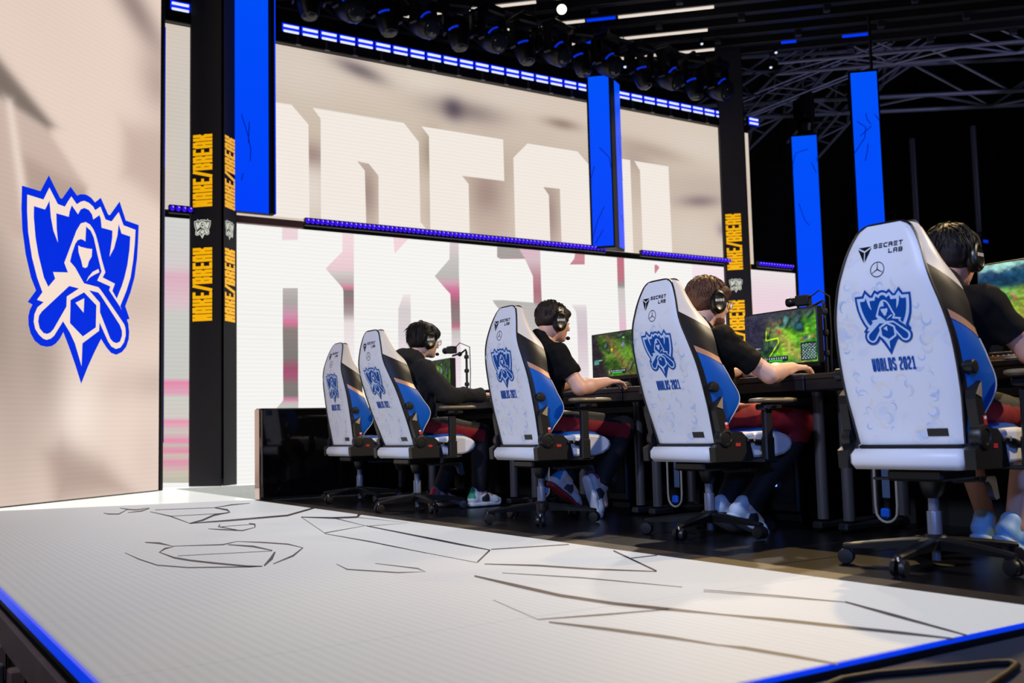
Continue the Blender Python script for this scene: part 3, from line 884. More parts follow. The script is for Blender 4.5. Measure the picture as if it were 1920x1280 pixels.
def pillar(name, label, dx, texts, logos):
    t = thing(name, label, 'pillar', (3.481 + dx, 11.441, 0))
    A, Bq = Vector((-0.281, 0.269, 0)), Vector((0.249, 0.249, 0))
    b = MB()
    b.prism([(0.0, 0.012), (0.0, 0.31), (-0.281, 0.31), (-0.281, 0.269), (-0.012, 0.012)], 0, 6.6)
    b.build('left_face', M_PILLAR, t, smooth=False)
    b = MB()
    b.prism([(0.03, 0.03), (0.249, 0.249), (0.249, 0.31), (0.03, 0.31)], 0, 6.6)
    b.build('right_face', M_PILLAR, t, smooth=False)
    b = MB()
    b.prism([(0.0, 0.025), (0.03, 0.05), (0.03, 0.30), (0.0, 0.30)], 0.08, 6.6)
    b.build('corner_channel', mat('black_gloss', (6, 8, 14), 0.25), t, smooth=False)
    da, db = A.normalized(), Bq.normalized()
    na, nb = Vector((-0.69, -0.72, 0)), Vector((0.707, -0.707, 0))
    for (z0, z1) in texts:
        L = z1 - z0
        n = len('MAKE/BREAK')
        gap = 0.008
        w = (L + gap) / n - gap
        b = MB()
        lettering(b, 'MAKE/BREAK', da * 0.118 + na * 0.004 + Vector((0, 0, z0)), (0, 0, 1), da, 0.24, w, 0.035, gap)
        b.build('yellow_lettering', M_YELLOW, t, smooth=False)
        b = MB()
        lettering(b, 'MAKE/BREAK', db * 0.060 + nb * 0.004 + Vector((0, 0, z0)), (0, 0, 1), -db, 0.24, w, 0.035, gap)
        for i, v in enumerate(b.v):
            b.v[i] = tuple(Vector(v) + db * 0.243)
        b.build('yellow_lettering', M_YELLOW, t, smooth=False)
    for zc, w in logos:
        b = MB()
        emblem(b, da * 0.238 + na * 0.004 + Vector((0, 0, zc)), -da, (0, 0, 1), w, MWB, L3(8, 8, 9), 0.001)
        emblem(b, db * 0.175 + nb * 0.004 + Vector((0, 0, zc)), db, (0, 0, 1), w, MWB, L3(8, 8, 9), 0.001)
        b.build('white_crest', M_WHITEPRINT, t, smooth=False)
    return t


pillar('stage_pillar', 'black pillar with yellow lettering between the beige panel and the video wall', 0.0, [(3.175, 4.02), (1.86, 2.70)], [(2.92, 0.205)])
pillar('stage_pillar', 'black pillar with yellow lettering behind the player with glasses, at the right end of the video wall', 8.42, [(2.99, 3.89), (1.55, 2.50)], [(2.74, 0.205)])


# ------------------------------------------------------------------ blue light columns
def crack_pic(seed, w, h):
    r = random.Random(seed)
    segs = []
    for i in range(int(h * 1.7)):
        x, z = r.uniform(0, w), r.uniform(0.1, h)
        pts = [(x, z)]
        a = r.uniform(-2.6, -0.5)
        for k in range(r.randint(1, 3)):
            x += math.cos(a) * r.uniform(.08, .3)
            z += math.sin(a) * r.uniform(.08, .3)
            a += r.uniform(-.7, .7)
            pts.append((min(max(x, 0.0), w), max(0.02, z)))
        segs.append(pts)
    return segs


M_BLUECRACK = mat('dark_blue_crack', (0, 20, 120), 0.5, emit=0.6, emit_rgb=(0, 34, 190))


def blue_face(parent, p, d, w, z0, z1, seed, nrm):
    d = Vector(d)
    nrm = Vector(nrm)
    p = Vector(p)
    b = MB()
    c0, c1 = L3(0, 66, 255), L3(0, 84, 255)
    b.v = [tuple(p + d * 0 + Vector((0, 0, z0))), tuple(p + d * w + Vector((0, 0, z0))), tuple(p + d * w + Vector((0, 0, z1))), tuple(p + Vector((0, 0, z1)))]
    b.c = [c0, c0, c1, c1]
    b.f = [(0, 1, 2, 3)]
    o = b.build('blue_screen', mat('blue_column_picture', (4, 4, 10), 0.4, emit=0.95, attr=True), parent, smooth=False)
    m = MB()
    for pts in crack_pic(seed, w, z1 - z0):
        for (a, q) in zip(pts, pts[1:]):
            A = p + d * a[0] + Vector((0, 0, z0 + a[1])) + nrm * 0.003
            Bq = p + d * q[0] + Vector((0, 0, z0 + q[1])) + nrm * 0.003
            if (Bq - A).length < 0.02:
                continue
            t = (Bq - A).normalized()
            n = t.cross(nrm) * 0.006
            m.add([A - n, Bq - n, Bq + n, A + n], [(0, 1, 2, 3)])
    m.build('crack_pattern', M_BLUECRACK, parent, smooth=False)


t = thing('blue_column', 'bright blue flat light column right of the left black pillar', 'light column', (0, 0, 0))
blue_face(t, (3.70, 11.66, 0), (1, 0, 0), 0.41, 3.18, 6.7, 4, (0, -1, 0))
MB().box((3.94, 11.72, 4.94), (0.50, 0.10, 3.52)).build('back_frame', M_FRAME, t, smooth=False)
MB().box((4.15, 11.66, 4.94), (0.05, 0.06, 3.52)).build('dark_edge', M_DARK, t, smooth=False)
MB().box((4.185, 11.65, 4.94), (0.016, 0.03, 3.52)).build('blue_edge', M_BLUE, t, smooth=False)


def blue_column(label, corner, w1, w2, z0, z1, seed, both=True):
    t = thing('blue_column', label, 'light column', corner)
    d1, d2 = Vector((-.72, .694, 0)), (Vector((.85, .527, 0)) if both else Vector((.707, .707, 0)))
    n1, n2 = Vector((-.694, -.72, 0)), Vector((d2.y, -d2.x, 0))
    blue_face(t, d1 * (w1 + .02) + n1 * .004, -d1, w1, z0, z1, seed, n1)
    if both:
        blue_face(t, d2 * .17 + n2 * .004, d2, w2, z0, z1 - .02, seed + 1, n2)
    h = z1 - z0
    b = MB()
    a, c = d1 * (w1 + .05), d2 * (w2 + (.17 if both else .045))
    b.prism([(0, 0), (c.x, c.y), (c.x, max(c.y, a.y)), (a.x, max(c.y, a.y)), (a.x, a.y)], z0 - .03, z1 + .03)
    b.build('column_body', M_FRAME, t, smooth=False)
    MB().tube([(0, 0.1, z1), (0, 0.1, z1 + .8)], 0.02, 8).build('hanger', M_DARK, t)
    return t


blue_column('bright blue light column standing in front of the cream letters, near the middle', (9.19, 11.45, 0), 0.30, 0.24, 3.16, 5.68, 11)
blue_column('bright blue light column just past the right end of the video wall', (14.0, 11.75, 0), 0.42, 0.1, 1.6, 5.53, 21, False)
blue_column('tall bright blue light column nearest the far right chair', (11.395, 8.505, 0), 0.335, 0.1, 1.5, 5.20, 32, False)

# ------------------------------------------------------------------ lighting rig above the wall
M_RIG = mat('blue_grey_truss', (136, 138, 168), 0.45, metal=0.3)
M_RIGDARK = mat('dark_rig_metal', (58, 60, 76), 0.45, metal=0.3)
M_HEAD = mat('moving_light_shell', (14, 15, 20), 0.4)


def shared(name, mesh_obj, parent, mtx):
    o = mesh_obj.copy()
    COL.objects.link(o)
    o.parent = parent
    o.matrix_local = mtx
    return o


def truss(label, p, q, size, m, step, r=0.024, lad=False):
    """box truss from p to q; each chord and brace an object of its own"""
    p, q = Vector(p), Vector(q)
    L = (q - p).length
    d = (q - p).normalized()
    t = thing('lighting_truss', label, 'truss', p)
    side = Vector((0, 0, 1)).cross(d).normalized()
    up = d.cross(side)
    W = [side * s + up * u for s in (-size / 2, size / 2) for u in (-size / 2, size / 2)]
    for w in W:
        MB().cyl(w, w + d * L, r, 8).build('chord', m, t)
    n = max(1, int(L / step))
    unit = MB().cyl((0, 0, 0), (0, 0, 1), 1, 6).build('brace', m, t)
    first = True
    def bar(a, b):
        nonlocal first
        v = b - a
        M = Matrix.Translation(a) @ v.to_track_quat('Z', 'Y').to_matrix().to_4x4() @ Matrix.Diagonal((r * .6, r * .6, v.length, 1))
        if first:
            unit.matrix_local = M
            first = False
        else:
            shared('brace', unit, t, M)
    for i in range(n):
        a, b = d * (L * i / n), d * (L * (i + 1) / n)
        k = i % 2
        bar(W[0] + (b if k else a), W[1] + (a if k else b))
        bar(W[0] + (a if k else b), W[2] + (b if k else a))
        bar(W[2] + (b if k else a), W[3] + (a if k else b))
        if lad:
            bar(W[0] + a, W[2] + a)
    return t


truss('long dark lighting truss hanging above the row of blue battens', (3.0, 12.0, 6.22), (12.6, 12.0, 6.22), 0.42, M_RIGDARK, 0.55)
truss('blue grey box truss at the right, above the tall blue columns', (13.4, 14.2, 6.95), (20.2, 9.0, 6.95), 0.9, M_RIG, 1.25, 0.045)
truss('upper blue grey truss under the roof, at the far right', (12.9, 11.6, 6.75), (16.3, 8.3, 6.75), 0.55, M_RIG, 0.8, 0.03)
truss('blue grey ladder truss sloping down behind the right black pillar', (14.9, 14.6, 6.3), (15.4, 12.6, 7.6), 0.5, M_RIG, 0.45, 0.035, True)
truss('second blue grey ladder truss standing beside the first one', (16.6, 14.4, 6.2), (16.9, 12.4, 7.7), 0.5, M_RIG, 0.45, 0.035, True)
truss('thin bright truss reaching from the right pillar towards the roof', (13.0, 12.6, 6.05), (15.6, 11.2, 7.2), 0.3, M_RIG, 0.6, 0.02)

M_LENS = mat('lamp_lens', (40, 42, 52), 0.12)
M_BLUERIM = mat('blue_glow_ring', (0, 30, 160), 0.3, emit=0.5, emit_rgb=(10, 60, 255))


def moving_light(round_head):
    lab = 'dark moving light with a drum shaped head hanging above the battens' if round_head else 'dark moving light with a long head hanging above the battens'
    t = thing('moving_light', lab, 'stage light', (0, 0, 0), 0, 'drum headed moving lights above the wall' if round_head else 'long headed moving lights above the wall')
    MB().box((0, 0, 0.38), (0.26, 0.2, 0.10), ch=0.02).build('base', M_HEAD, t, smooth=False)
    for s in (-1, 1):
        MB().box((s * 0.15, 0, 0.20), (0.035, 0.11, 0.30), ch=0.012).build('yoke_arm', M_HEAD, t, smooth=False)
    R = Matrix.Rotation(rad(-62 if round_head else -18), 4, 'X')
    mt = Matrix.Translation((0, 0, 0.08)) @ R
    h = MB().lathe([(0.04, 0.15), (0.10, 0.13), (0.13, 0.04), (0.135, -0.08), (0.12, -0.14), (0.10, -0.15)] if round_head else
                   [(0.05, 0.17), (0.10, 0.15), (0.125, 0.05), (0.115, -0.06), (0.09, -0.16), (0.075, -0.19)], 20, mt).build('head', M_HEAD, t)
    r, z = (0.095, -0.152) if round_head else (0.07, -0.192)
    MB().lathe([(r, z + .002), (r * .8, z - 0.012), (r * .3, z - 0.02)], 18, mt).build('lens', M_LENS, t)
    rr, zz = (0.137, -0.07) if round_head else (0.122, 0.0)
    for a0, a1 in ((200, 255), (20, 60)):
        pts = [mt @ Vector((rr * math.cos(rad(a0 + (a1 - a0) * i / 8)), rr * math.sin(rad(a0 + (a1 - a0) * i / 8)), zz)) for i in range(9)]
        MB().tube(pts, 0.012, 6).build('glow_ring', M_BLUERIM, t)
    MB().box((0, 0.2, 0.47), (0.05, 0.48, 0.05), ch=0.008).build('outrigger', M_RIGDARK, t, smooth=False)
    MB().box((0, 0, 0.44), (0.06, 0.05, 0.06), ch=0.01).build('clamp', M_RIGDARK, t, smooth=False)
    return t


ml = [moving_light(False), moving_light(True)]
for i in range(14):
    k = i % 2
    o = ml[k] if i < 2 else copy_tree(ml[k])
    o.location = (4.5 + i * 0.52 - (.12 if i == 9 else .06 if i == 8 else 0), 11.33, 5.66 if k == 0 else 5.68)
    o.scale = (1.25, 1.25, 1.25)
    o.rotation_euler = (0, 0, (-0.25, 0.2, 0.05, 0.35)[i % 4])
    o['label'] = 'dark moving light with a %s head, %s from the left above the battens' % (('long', 'drum shaped')[k], ORD[i])
# loose cables and safety wires looped on the truss
for i in range(10):
    x = 3.6 + i * 0.95
    pts = [(x + j * .09, 11.72 + .04 * math.sin(j * 2 + i), 6.1 - .12 * math.sin(j * math.pi / 7)) for j in range(8)]
    tag(MB().tube(pts, 0.012, 6).build('rig_cable', M_RIGDARK), 'dark cable looping along the long lighting truss, %s from the left' % ORD[i], 'cable', 'cables on the long truss')

# ceiling of dark slats with light strips under them
M_SLAT = mat('dark_ceiling_slat', (40, 40, 44), 0.4)
M_STRIP = mat('white_strip', (255, 240, 225), 0.4, emit=0.9, emit_rgb=(235, 222, 208))
D45 = Vector((0.7071, -0.7071, 0))
strips = {0: [(6.4, 7.9, 0)], 1: [(8.08, 8.90, 0), (8.92, 9.22, 1), (9.25, 10.22, 0)], 2: [(9.11, 9.33, 0), (9.40, 9.72, 1), (9.76, 10.74, 0), (11.44, 11.62, 1), (12.09, 12.32, 1)],
          3: [(10.06, 10.16, 1), (10.20, 10.38, 0), (10.50, 11.40, 0), (12.13, 12.29, 1), (12.78, 13.06, 1)]}
strips[2] = [(9.11, 9.33, 0), (9.40, 9.72, 1), (9.76, 10.74, 0)]
strips[3] = [(10.06, 10.16, 1), (10.20, 10.38, 0), (10.50, 11.40, 0), (12.13, 12.29, 1), (12.78, 13.06, 1)]
words = ['first', 'second', 'third', 'fourth', 'fifth', 'sixth', 'seventh', 'eighth']
for i in range(8):
    c = 19.33 + i * 0.587 * 1.0
    k = i // 2
    lit = i % 2 == 0
    c = 19.33 + k * 1.2 + (0 if lit else 0.6)
    y0 = 12.6
    x0 = c - y0
    L = 11.5
    t = thing('ceiling_slat', 'dark slat of the hanging ceiling, %s from the left, %s' % (words[i], 'with glowing strips underneath' if lit else 'unlit'), 'ceiling slat', (x0, y0, 6.5))
    mt = Matrix.Rotation(rad(-45), 4, 'Z')
    MB().box((L / 2, 0, 0.13), (L, 0.12, 0.22), mt, 0.006).build('slat_body', M_SLAT, t, smooth=False)
    if lit:
        for xa, xb, bl in strips[k]:
            s0, s1 = (xa - x0) / 0.7071, (xb - x0) / 0.7071
            MB().box(((s0 + s1) / 2, 0, 0.005), (s1 - s0, 0.035, 0.03), mt).build('blue_strip' if bl else 'white_strip', M_BLUE if bl else M_STRIP, t, smooth=False)
    else:
        for j in range(9):
            MB().box((0.8 + j * 1.2, 0.0, -0.03), (0.10, 0.09, 0.10), mt, 0.01).build('downlight', M_RIGDARK, t, smooth=False)
# upper dark deck above the slats
struct(MB().box((13.5, 11.0, 8.4), (14, 9, 0.05), Matrix.Translation((0, 0, 0))).build('ceiling.001', mat('black_deck', (8, 8, 10), 0.9), smooth=False), 'black deck above the hanging slats')
t = thing('spot_lamp', 'small round spot lamp shining between the ceiling slats', 'stage light', (8.30, 11.37, 6.46))
v = (Vector((0, 0, 0.55)) - Vector((8.30, 11.37, 6.46))).normalized()
q = v.to_track_quat('Z', 'Y').to_matrix().to_4x4()
MB().lathe([(0.05, -0.22), (0.085, -0.18), (0.09, 0.0), (0.075, 0.005)], 20, q).build('housing', M_HEAD, t)
MB().lathe([(0.07, 0.006), (0.055, 0.014), (0.01, 0.018)], 20, q).build('lens', mat('bright_lens', (255, 250, 225), 0.3, emit=2.5, emit_rgb=(255, 250, 215)), t)
for (x, y, z, pl) in ((7.6, 11.9, 6.35, 'leftmost'), (8.0, 11.6, 6.1, 'just left of the round spot lamp'), (8.9, 11.7, 6.0, 'left of the blue centre column'), (9.6, 11.6, 5.95, 'right of the blue centre column'), (12.1, 10.9, 6.4, 'rightmost'), (12.0, 10.93, 6.15, 'beside the top of the right pillar'), (10.9, 11.3, 6.45, 'at the end of the glowing ceiling strips')):
    t = thing('pin_lamp', 'tiny white pin lamp in the dark rig, ' + pl, 'lamp', (x, y, z), 0, 'pin lamps in the rig')
    MB().lathe([(0.02, 0.06), (0.03, 0.03), (0.03, -0.02), (0.02, -0.025)], 10).build('housing', M_HEAD, t)
    MB().cyl((0, 0, 0.05), (0, 0, 6.62 - z), 0.008, 6).build('stem', M_RIGDARK, t)
    MB().ball((0, -0.01, -0.028), 0.022, 8, 6).build('bulb', mat('pin_bulb', (220, 235, 255), 0.3, emit=1.0), t)
# dark speaker hangs and motors at the right
for i, (x, y, z, h, lab) in enumerate(((14.2, 12.2, 6.2, .5, 'black chain hoist motor hanging left of the tall blue columns'), (15.2, 11.8, 6.5, .7, 'black chain hoist motor hanging above the first blue column'), (16.9, 8.8, 5.6, 1.0, 'black loudspeaker cluster hanging at the far right'))):
    t = thing('hoist', lab, 'hoist', (x, y, z))
    MB().box((0, 0, 0), (0.3, 0.3, h), ch=0.04).build('body', M_HEAD, t, smooth=False)
    MB().cyl((0, 0, h / 2), (0, 0, h / 2 + 1.2), 0.02, 8).build('chain', M_RIG, t)
    MB().lathe([(0.10, 0), (0.16, -0.1), (0.12, -0.22)], 14, Matrix.Translation((0.02, 0, -h / 2))).build('chain_bag', M_HEAD, t)
for i in range(6):
    x, y = 15.0 + i * 0.9, 10.6 - i * .55
    t = thing('speaker_pole', 'thin dark upright pole before the right black drape, %s from the left' % ORD[i], 'pole', (x, y, -0.9), 0, 'dark poles before the right drape')
    MB().cyl((0, 0, 0), (0, 0, 6.2 + .2 * i), 0.05, 10).build('pole', M_RIGDARK, t)
    MB().box((0, 0, 4.1 + .3 * (i % 3)), (0.22, 0.2, 0.3), ch=0.02).build('fixture', M_HEAD, t, smooth=False)
    if i in (1, 4):
        MB().box((0, -0.105, 4.1 + .3 * (i % 3)), (0.12, 0.02, 0.05)).build('blue_glow', M_BLUERIM, t, smooth=False)

# ------------------------------------------------------------------ desks
M_DESK = mat('black_desk', (24, 26, 32), 0.38, bump=0.04, bscale=300)
M_DESKTOP = mat('dark_desk_top', (34, 30, 34), 0.35)
M_POST = mat('grey_steel_post', (78, 80, 92), 0.4, metal=0.4)
DESKS = [(2.05, 3.50, 'black desk in front of the player at the far right'), (3.505, 4.94, 'black desk in front of the player with glasses'),
         (4.945, 6.28, 'black desk in front of the short haired player'), (6.285, 7.70, 'black desk in front of the player in the black hoodie'),
         (7.705, 8.44, 'short black desk before the empty chair, beside the glossy end panel')]
for (y0, y1, lab) in DESKS:
    t = thing('gaming_desk', lab, 'desk', (4.30 if 6.28 < y0 < 6.3 else 4.38, (y0 + y1) / 2, 0))
    w = y1 - y0 - 0.006
    MB().box((0, 0, 0.775), (0.80, w, 0.03), ch=0.005).build('desk_top', M_DESKTOP, t, smooth=False)
    MB().box((-0.385, 0, 0.735), (0.025, w, 0.055), ch=0.004).build('apron', M_DESK, t, smooth=False)
    for s in (-1, 1):
        yy = s * (w / 2 - 0.075)
        g = MB().cyl((-0.21, yy, 0.06), (-0.21, yy, 0.70), 0.03, 14).build('leg', M_POST, t)
        MB().cyl((-0.21, yy, 0.685), (-0.21, yy, 0.705), 0.034, 14).build('collar', M_STEEL, g)
        MB().box((-0.05, yy, 0.73), (0.5, 0.06, 0.045), ch=0.004).build('bracket', M_POST, g, smooth=False)
        MB().box((-0.02, yy, 0.03), (0.50, 0.06, 0.04), ch=0.010).build('foot', M_DESK, g, smooth=False)
        MB().cyl((0.22, yy, 0.06), (0.22, yy, 0.72), 0.03, 12).build('leg', M_POST, t)
    MB().box((0.0, 0, 0.665), (0.10, w * .7, 0.05), ch=0.006).build('cable_tray', M_DESK, t, smooth=False)
# front panel of the whole row and the glossy end panel
M_GLOSS = mat('black_gloss_panel', (9, 9, 11), 0.06, spec=0.6)
struct(MB().box((4.84, 5.2, 0.45), (0.04, 6.62, 0.93)).build('trim_4', M_BLACK, smooth=False), 'black front panel behind the desks')
t = thing('end_panel', 'black mirror gloss panel closing the far end of the desks', 'panel', (2.93, 8.56, 0))
MB().box((0.98, 0.06, 0.39), (1.90, 0.11, 0.765), ch=0.003).build('panel_face', M_GLOSS, t, smooth=False)
MB().box((0.005, 0.06, 0.39), (0.02, 0.12, 0.77), ch=0.003).build('mirror_edge', mat('mirror_edge', (190, 170, 160), 0.08, metal=0.9), t, smooth=False)
MB().box((0.98, 0.06, 0.776), (1.94, 0.13, 0.012), ch=0.002).build('top_edge', M_DARK, t, smooth=False)
MB().box((0.98, 0.06, 0.012), (1.90, 0.12, 0.02)).build('plinth', M_DARK, t, smooth=False)

# cable loops under the desks
M_CABLEGREY = mat('pale_cable', (150, 150, 150), 0.5)
for i, (y, lab) in enumerate(((4.76, 'grey cable looping down under the desk behind the chair of the player with glasses'), (3.24, 'grey cable looping down left of the nearest chair base'), (6.16, 'grey cable looping down under the desk of the short haired player'))):
    t = thing('hanging_cable', lab, 'cable', (4.22, y, 0))
    pts = [(0, 0.06, 0.70), (0, 0.062, 0.14)]
    pts += [(0, 0.062 * math.cos(a), 0.12 - 0.06 * math.sin(a)) for a in [math.pi * k / 8 for k in range(1, 8)]]
    pts += [(0, -0.062, 0.14), (0, -0.064, 0.70)]
    MB().tube(pts, 0.0065, 8).build('loop', M_CABLEGREY, t)
    MB().box((0.05, 0.035, 0.42), (0.012, 0.045, 0.50), ch=0.005).build('cable_strip', mat('blue_grey_strip', (70, 90, 130), 0.5), t, smooth=False)
    MB().box((0.03, 0.03, 0.10), (0.03, 0.05, 0.05), ch=0.01).build('blue_plug', mat('blue_plug', (20, 90, 220), 0.4), t, smooth=False)

# computers under the desks
for y, lab in ((3.95, 'black computer tower under the desk of the player with glasses'), (5.45, 'black computer tower under the desk of the short haired player'), (2.45, 'black computer tower under the nearest desk')):
    t = thing('computer_tower', lab, 'computer', (4.60, y + .12, 0))
    MB().box((0, 0, 0.27), (0.36, 0.2, 0.44), ch=0.01).build('case', M_DARK, t, smooth=False)
    MB().box((-0.183, 0, 0.28), (0.01, 0.16, 0.36), ch=0.003).build('front_grille', mat('black_mesh', (8, 8, 9), 0.7, bump=0.6, bscale=900), t, smooth=False)
    MB().ball((-0.19, 0.05, 0.20), 0.008, 8, 6).build('power_light', mat('blue_indicator', (80, 120, 255), 0.3, emit=3.0, emit_rgb=(90, 130, 255)), t)
    for sx in (-1, 1):
        MB().box((sx * .14, 0, 0.02), (0.04, 0.18, 0.05), ch=0.008).build('foot', M_DARK, t, smooth=False)


# ------------------------------------------------------------------ monitors with a top-down battlefield
def fbm(U, V, seed, f0=4, oc=4):
    r = np.random.default_rng(seed)
    out = np.zeros_like(U)
    amp = 1.0
    for o in range(oc):
        n = int(f0 * 2 ** o) + 2
        g = r.random((n, n))
        x, y = U * (n - 2), V * (n - 2)
        i, j = np.floor(x).astype(int), np.floor(y).astype(int)
        fx, fy = x - i, y - j
        fx, fy = fx * fx * (3 - 2 * fx), fy * fy * (3 - 2 * fy)
        out += amp * ((g[j, i] * (1 - fx) + g[j, i + 1] * fx) * (1 - fy) + (g[j + 1, i] * (1 - fx) + g[j + 1, i + 1] * fx) * fy)
        amp *= .5
    return out / (2 - .5 ** (oc - 1))


def game_pic(seed, mode):
    """U to the right, V upwards, 0..1; a forest map seen from above with dark fog, stones and status bars"""
    def fn(U, V):
        n, m = fbm(U, V, seed), fbm(U, V, seed + 7, 8, 3)
        fine = fbm(U, V, seed + 9, 24, 3)
        base = np.zeros(U.shape + (3,))
        g1, g2, br = np.array((52, 84, 30)), np.array((98, 142, 44)), np.array((122, 96, 58))
        if mode == 2:
            g1, g2, br = np.array((40, 110, 40)), np.array((120, 190, 40)), np.array((176, 156, 84))
        if mode == 3:
            g1, g2, br = np.array((50, 140, 40)), np.array((120, 200, 50)), np.array((150, 150, 60))
        base += g1
        k = np.clip((n - .35) * 3, 0, 1)[..., None]
        base = base * (1 - k) + g2 * k
        def mix(mask, col):
            nonlocal base
            mask = np.clip(mask, 0, 1)[..., None]
            base = base * (1 - mask) + np.array(col) * mask
        path = np.exp(-((U - .55 + .5 * (V - .5) + .12 * (n - .5)) / .10) ** 2)
        mix(path * .75, br)
        fog = lambda a: 1 / (1 + np.exp(-a * 40))
        def rock(x, y, w, h, ang, col):
            c, s = math.cos(ang), math.sin(ang)
            a, b2 = (U - x) * c + (V - y) * s * .56, -(U - x) * s + (V - y) * c * .56
            d = np.exp(-(np.abs(a / w) ** 4 + np.abs(b2 / h) ** 4))
            mix(d, (24, 40, 40))
            mix(np.exp(-(np.abs((a + w * .1) / (w * .8)) ** 4 + np.abs((b2 - h * .25) / (h * .6)) ** 4)) * (.5 + .5 * m), col)
        if mode == 1:
            mix(fog(.20 - U - .25 * (V - .6) + .1 * (n - .5)), (44, 36, 44))
            mix(fog(V + .35 * U - 1.08 + .1 * n) * .6, (40, 44, 50))
            for q in ((.30, .72, .06, .04, .9, (110, 120, 110)), (.36, .60, .05, .03, .8, (90, 105, 95)), (.88, .62, .05, .10, .3, (70, 86, 84)), (.80, .22, .09, .05, .9, (150, 140, 80)), (.62, .93, .09, .03, .2, (86, 86, 84))):
                rock(*q)
            mix(np.exp(-(((U - .42) / .025) ** 2 + ((V - .62) / .035) ** 2)), (250, 190, 30))
            mix(np.exp(-(((U - .66) / .03) ** 2 + ((V - .70) / .06) ** 2)), (140, 140, 220))
            mix(np.exp(-(((U - .67) / .02) ** 2 + ((V - .87) / .02) ** 2)), (150, 250, 150))
            mix(((np.abs(U - .09) < .05) & (np.abs(V - .35) < .055)) * .9, (80, 150, 140))
            mix(((np.abs(U - .18) < .04) & (np.abs(V - .39) < .012)) * .9, (120, 180, 140))
        elif mode == 2:
            mix(fog(.37 - U * 1.0 + .3 * (n - .5) + .22 * (V - .5)), (46, 44, 64))
            mix(fog(.05 - abs(U - .37) + .2 * (n - .5)) * fog(V - .45) * .7, (150, 130, 90))
            mix(fog(V - .82 + .25 * (U - .5) - .6 * np.maximum(0, U - .62)) * .9, (58, 58, 76))
            for q in ((.60, .80, .07, .06, .9, (110, 170, 170)), (.74, .78, .10, .05, .8, (90, 130, 140)), (.78, .66, .06, .055, 0, (40, 110, 130)), (.52, .80, .035, .05, .5, (110, 84, 74)), (.33, .62, .04, .10, -.3, (120, 130, 70)), (.30, .36, .05, .10, 0, (90, 120, 96)), (.42, .34, .05, .09, -.85, (100, 116, 116)), (.92, .90, .06, .04, .6, (90, 130, 100))):
                rock(*q)
            def stroke(x0, y0, x1, y1, w, col):
                dx, dy = x1 - x0, (y1 - y0) * .56
                L = dx * dx + dy * dy
                tt = np.clip(((U - x0) * dx + (V - y0) * .56 * dy) / L, 0, 1)
                mix(np.exp(-(((U - x0 - tt * dx) ** 2 + ((V - y0) * .56 - tt * dy) ** 2) / w ** 2)), col)
            for sgm in ((.31, .66, .30, .48), (.30, .48, .47, .50), (.47, .50, .48, .42), (.48, .42, .34, .15)):
                stroke(*sgm, .008, (206, 240, 20))
            mix(np.exp(-(((U - .49) / .02) ** 2 + ((V - .62) / .035) ** 2)), (190, 40, 70))
            mix(np.exp(-(((U - .50) / .05) ** 2 + ((V - .70) / .02) ** 2)) * .8, (110, 200, 170))
            for j in range(3):
                mix(((U > .02) & (U < .22 - .04 * j) & (np.abs(V - .33 + .035 * j) < .008)) * .8, (190, 200, 210))
            for j in range(4):
                mix(np.exp(-(((U - .80 - j * .05) / .018) ** 2 + ((V - .44 - .01 * j) / .035) ** 2)), ((190, 110, 80), (90, 80, 190), (200, 170, 160), (220, 120, 70))[j])
        else:
            mix(fog(V - .62 + .25 * (n - .5) + .1 * U), (20, 60, 90))
            mix(fog(V - .80 + .3 * (n - .5) - .25 * U) * .9, (30, 50, 100))
            mix(fog(V - .88 + .25 * (m - .5)) * fog(.8 - U), (150, 200, 190))
            mix(np.exp(-(((U - .45 - .3 * (V - .3)) / .20) ** 2)) * fog(.62 - V) * .85, (176, 168, 70))
            mix(np.exp(-(((U - .1) / .25) ** 2 + ((V - .55) / .07) ** 2)) * .6, (170, 190, 130))
            for (x, y) in ((.30, .50), (.33, .45), (.31, .40), (.52, .58), (.53, .52), (.55, .62)):
                mix(np.exp(-(((U - x) / .016) ** 2 + ((V - y) / .028) ** 2)), (200, 110, 100))
        base = base * (.62 + .76 * fine)[..., None]
        # status bars and small map
        if mode != 3:
            bx0, bx1 = (.38, .70) if mode == 1 else (.30, .60)
            mix(((U > bx0) & (U < bx1) & (V > .055) & (V < .15)) * .95, (24, 28, 44))
            cells = (np.sin(U * 190) > -.2) & (V > .095) & (V < .14) & (U > bx0 + .01) & (U < bx1 - .01)
            mix(cells * .9, (180, 190, 205))
            mix(((U > bx0 + .03) & (U < bx1 - .08) & (V > .065) & (V < .085)) * 1.0, (60, 200, 60))
            mix(np.exp(-(((U - bx0 + .02) / .02) ** 2 + ((V - .10) / .04) ** 2)), (200, 150, 140))
        if mode == 2:
            mix(((U > .78) & (V < .37) & (V > .03) & (U < .99)) * 1.0, (30, 34, 44))
            mm = ((U > .795) & (V < .345) & (V > .05) & (U < .98))
            mix(mm * (.4 + .6 * (m > .5)), (60, 90, 84))
            mix(mm * (np.sin(U * 160 + 6 * n) * np.sin(V * 110 + 5 * m) > .35), (150, 210, 200))
            mix(mm * (np.sin(U * 100 + 9 * m) * np.sin(V * 90) > .7), (150, 60, 80))
        if mode == 3:
            mix(((V < .10) & (U > .25)) * .9, (30, 34, 40))
            mix(((V < .085) & (V > .02) & (U > .27) & (np.sin(U * 110) > -.5)) * .9, (220, 170, 100))
        return tolin(np.clip(base, 0, 255)) * 1.05
    return fn


M_PIC = mat('monitor_picture', (3, 3, 3), 0.7, emit=0.95, attr=True, spec=0.1)
M_BEZEL = mat('black_monitor_plastic', (13, 13, 15), 0.35)


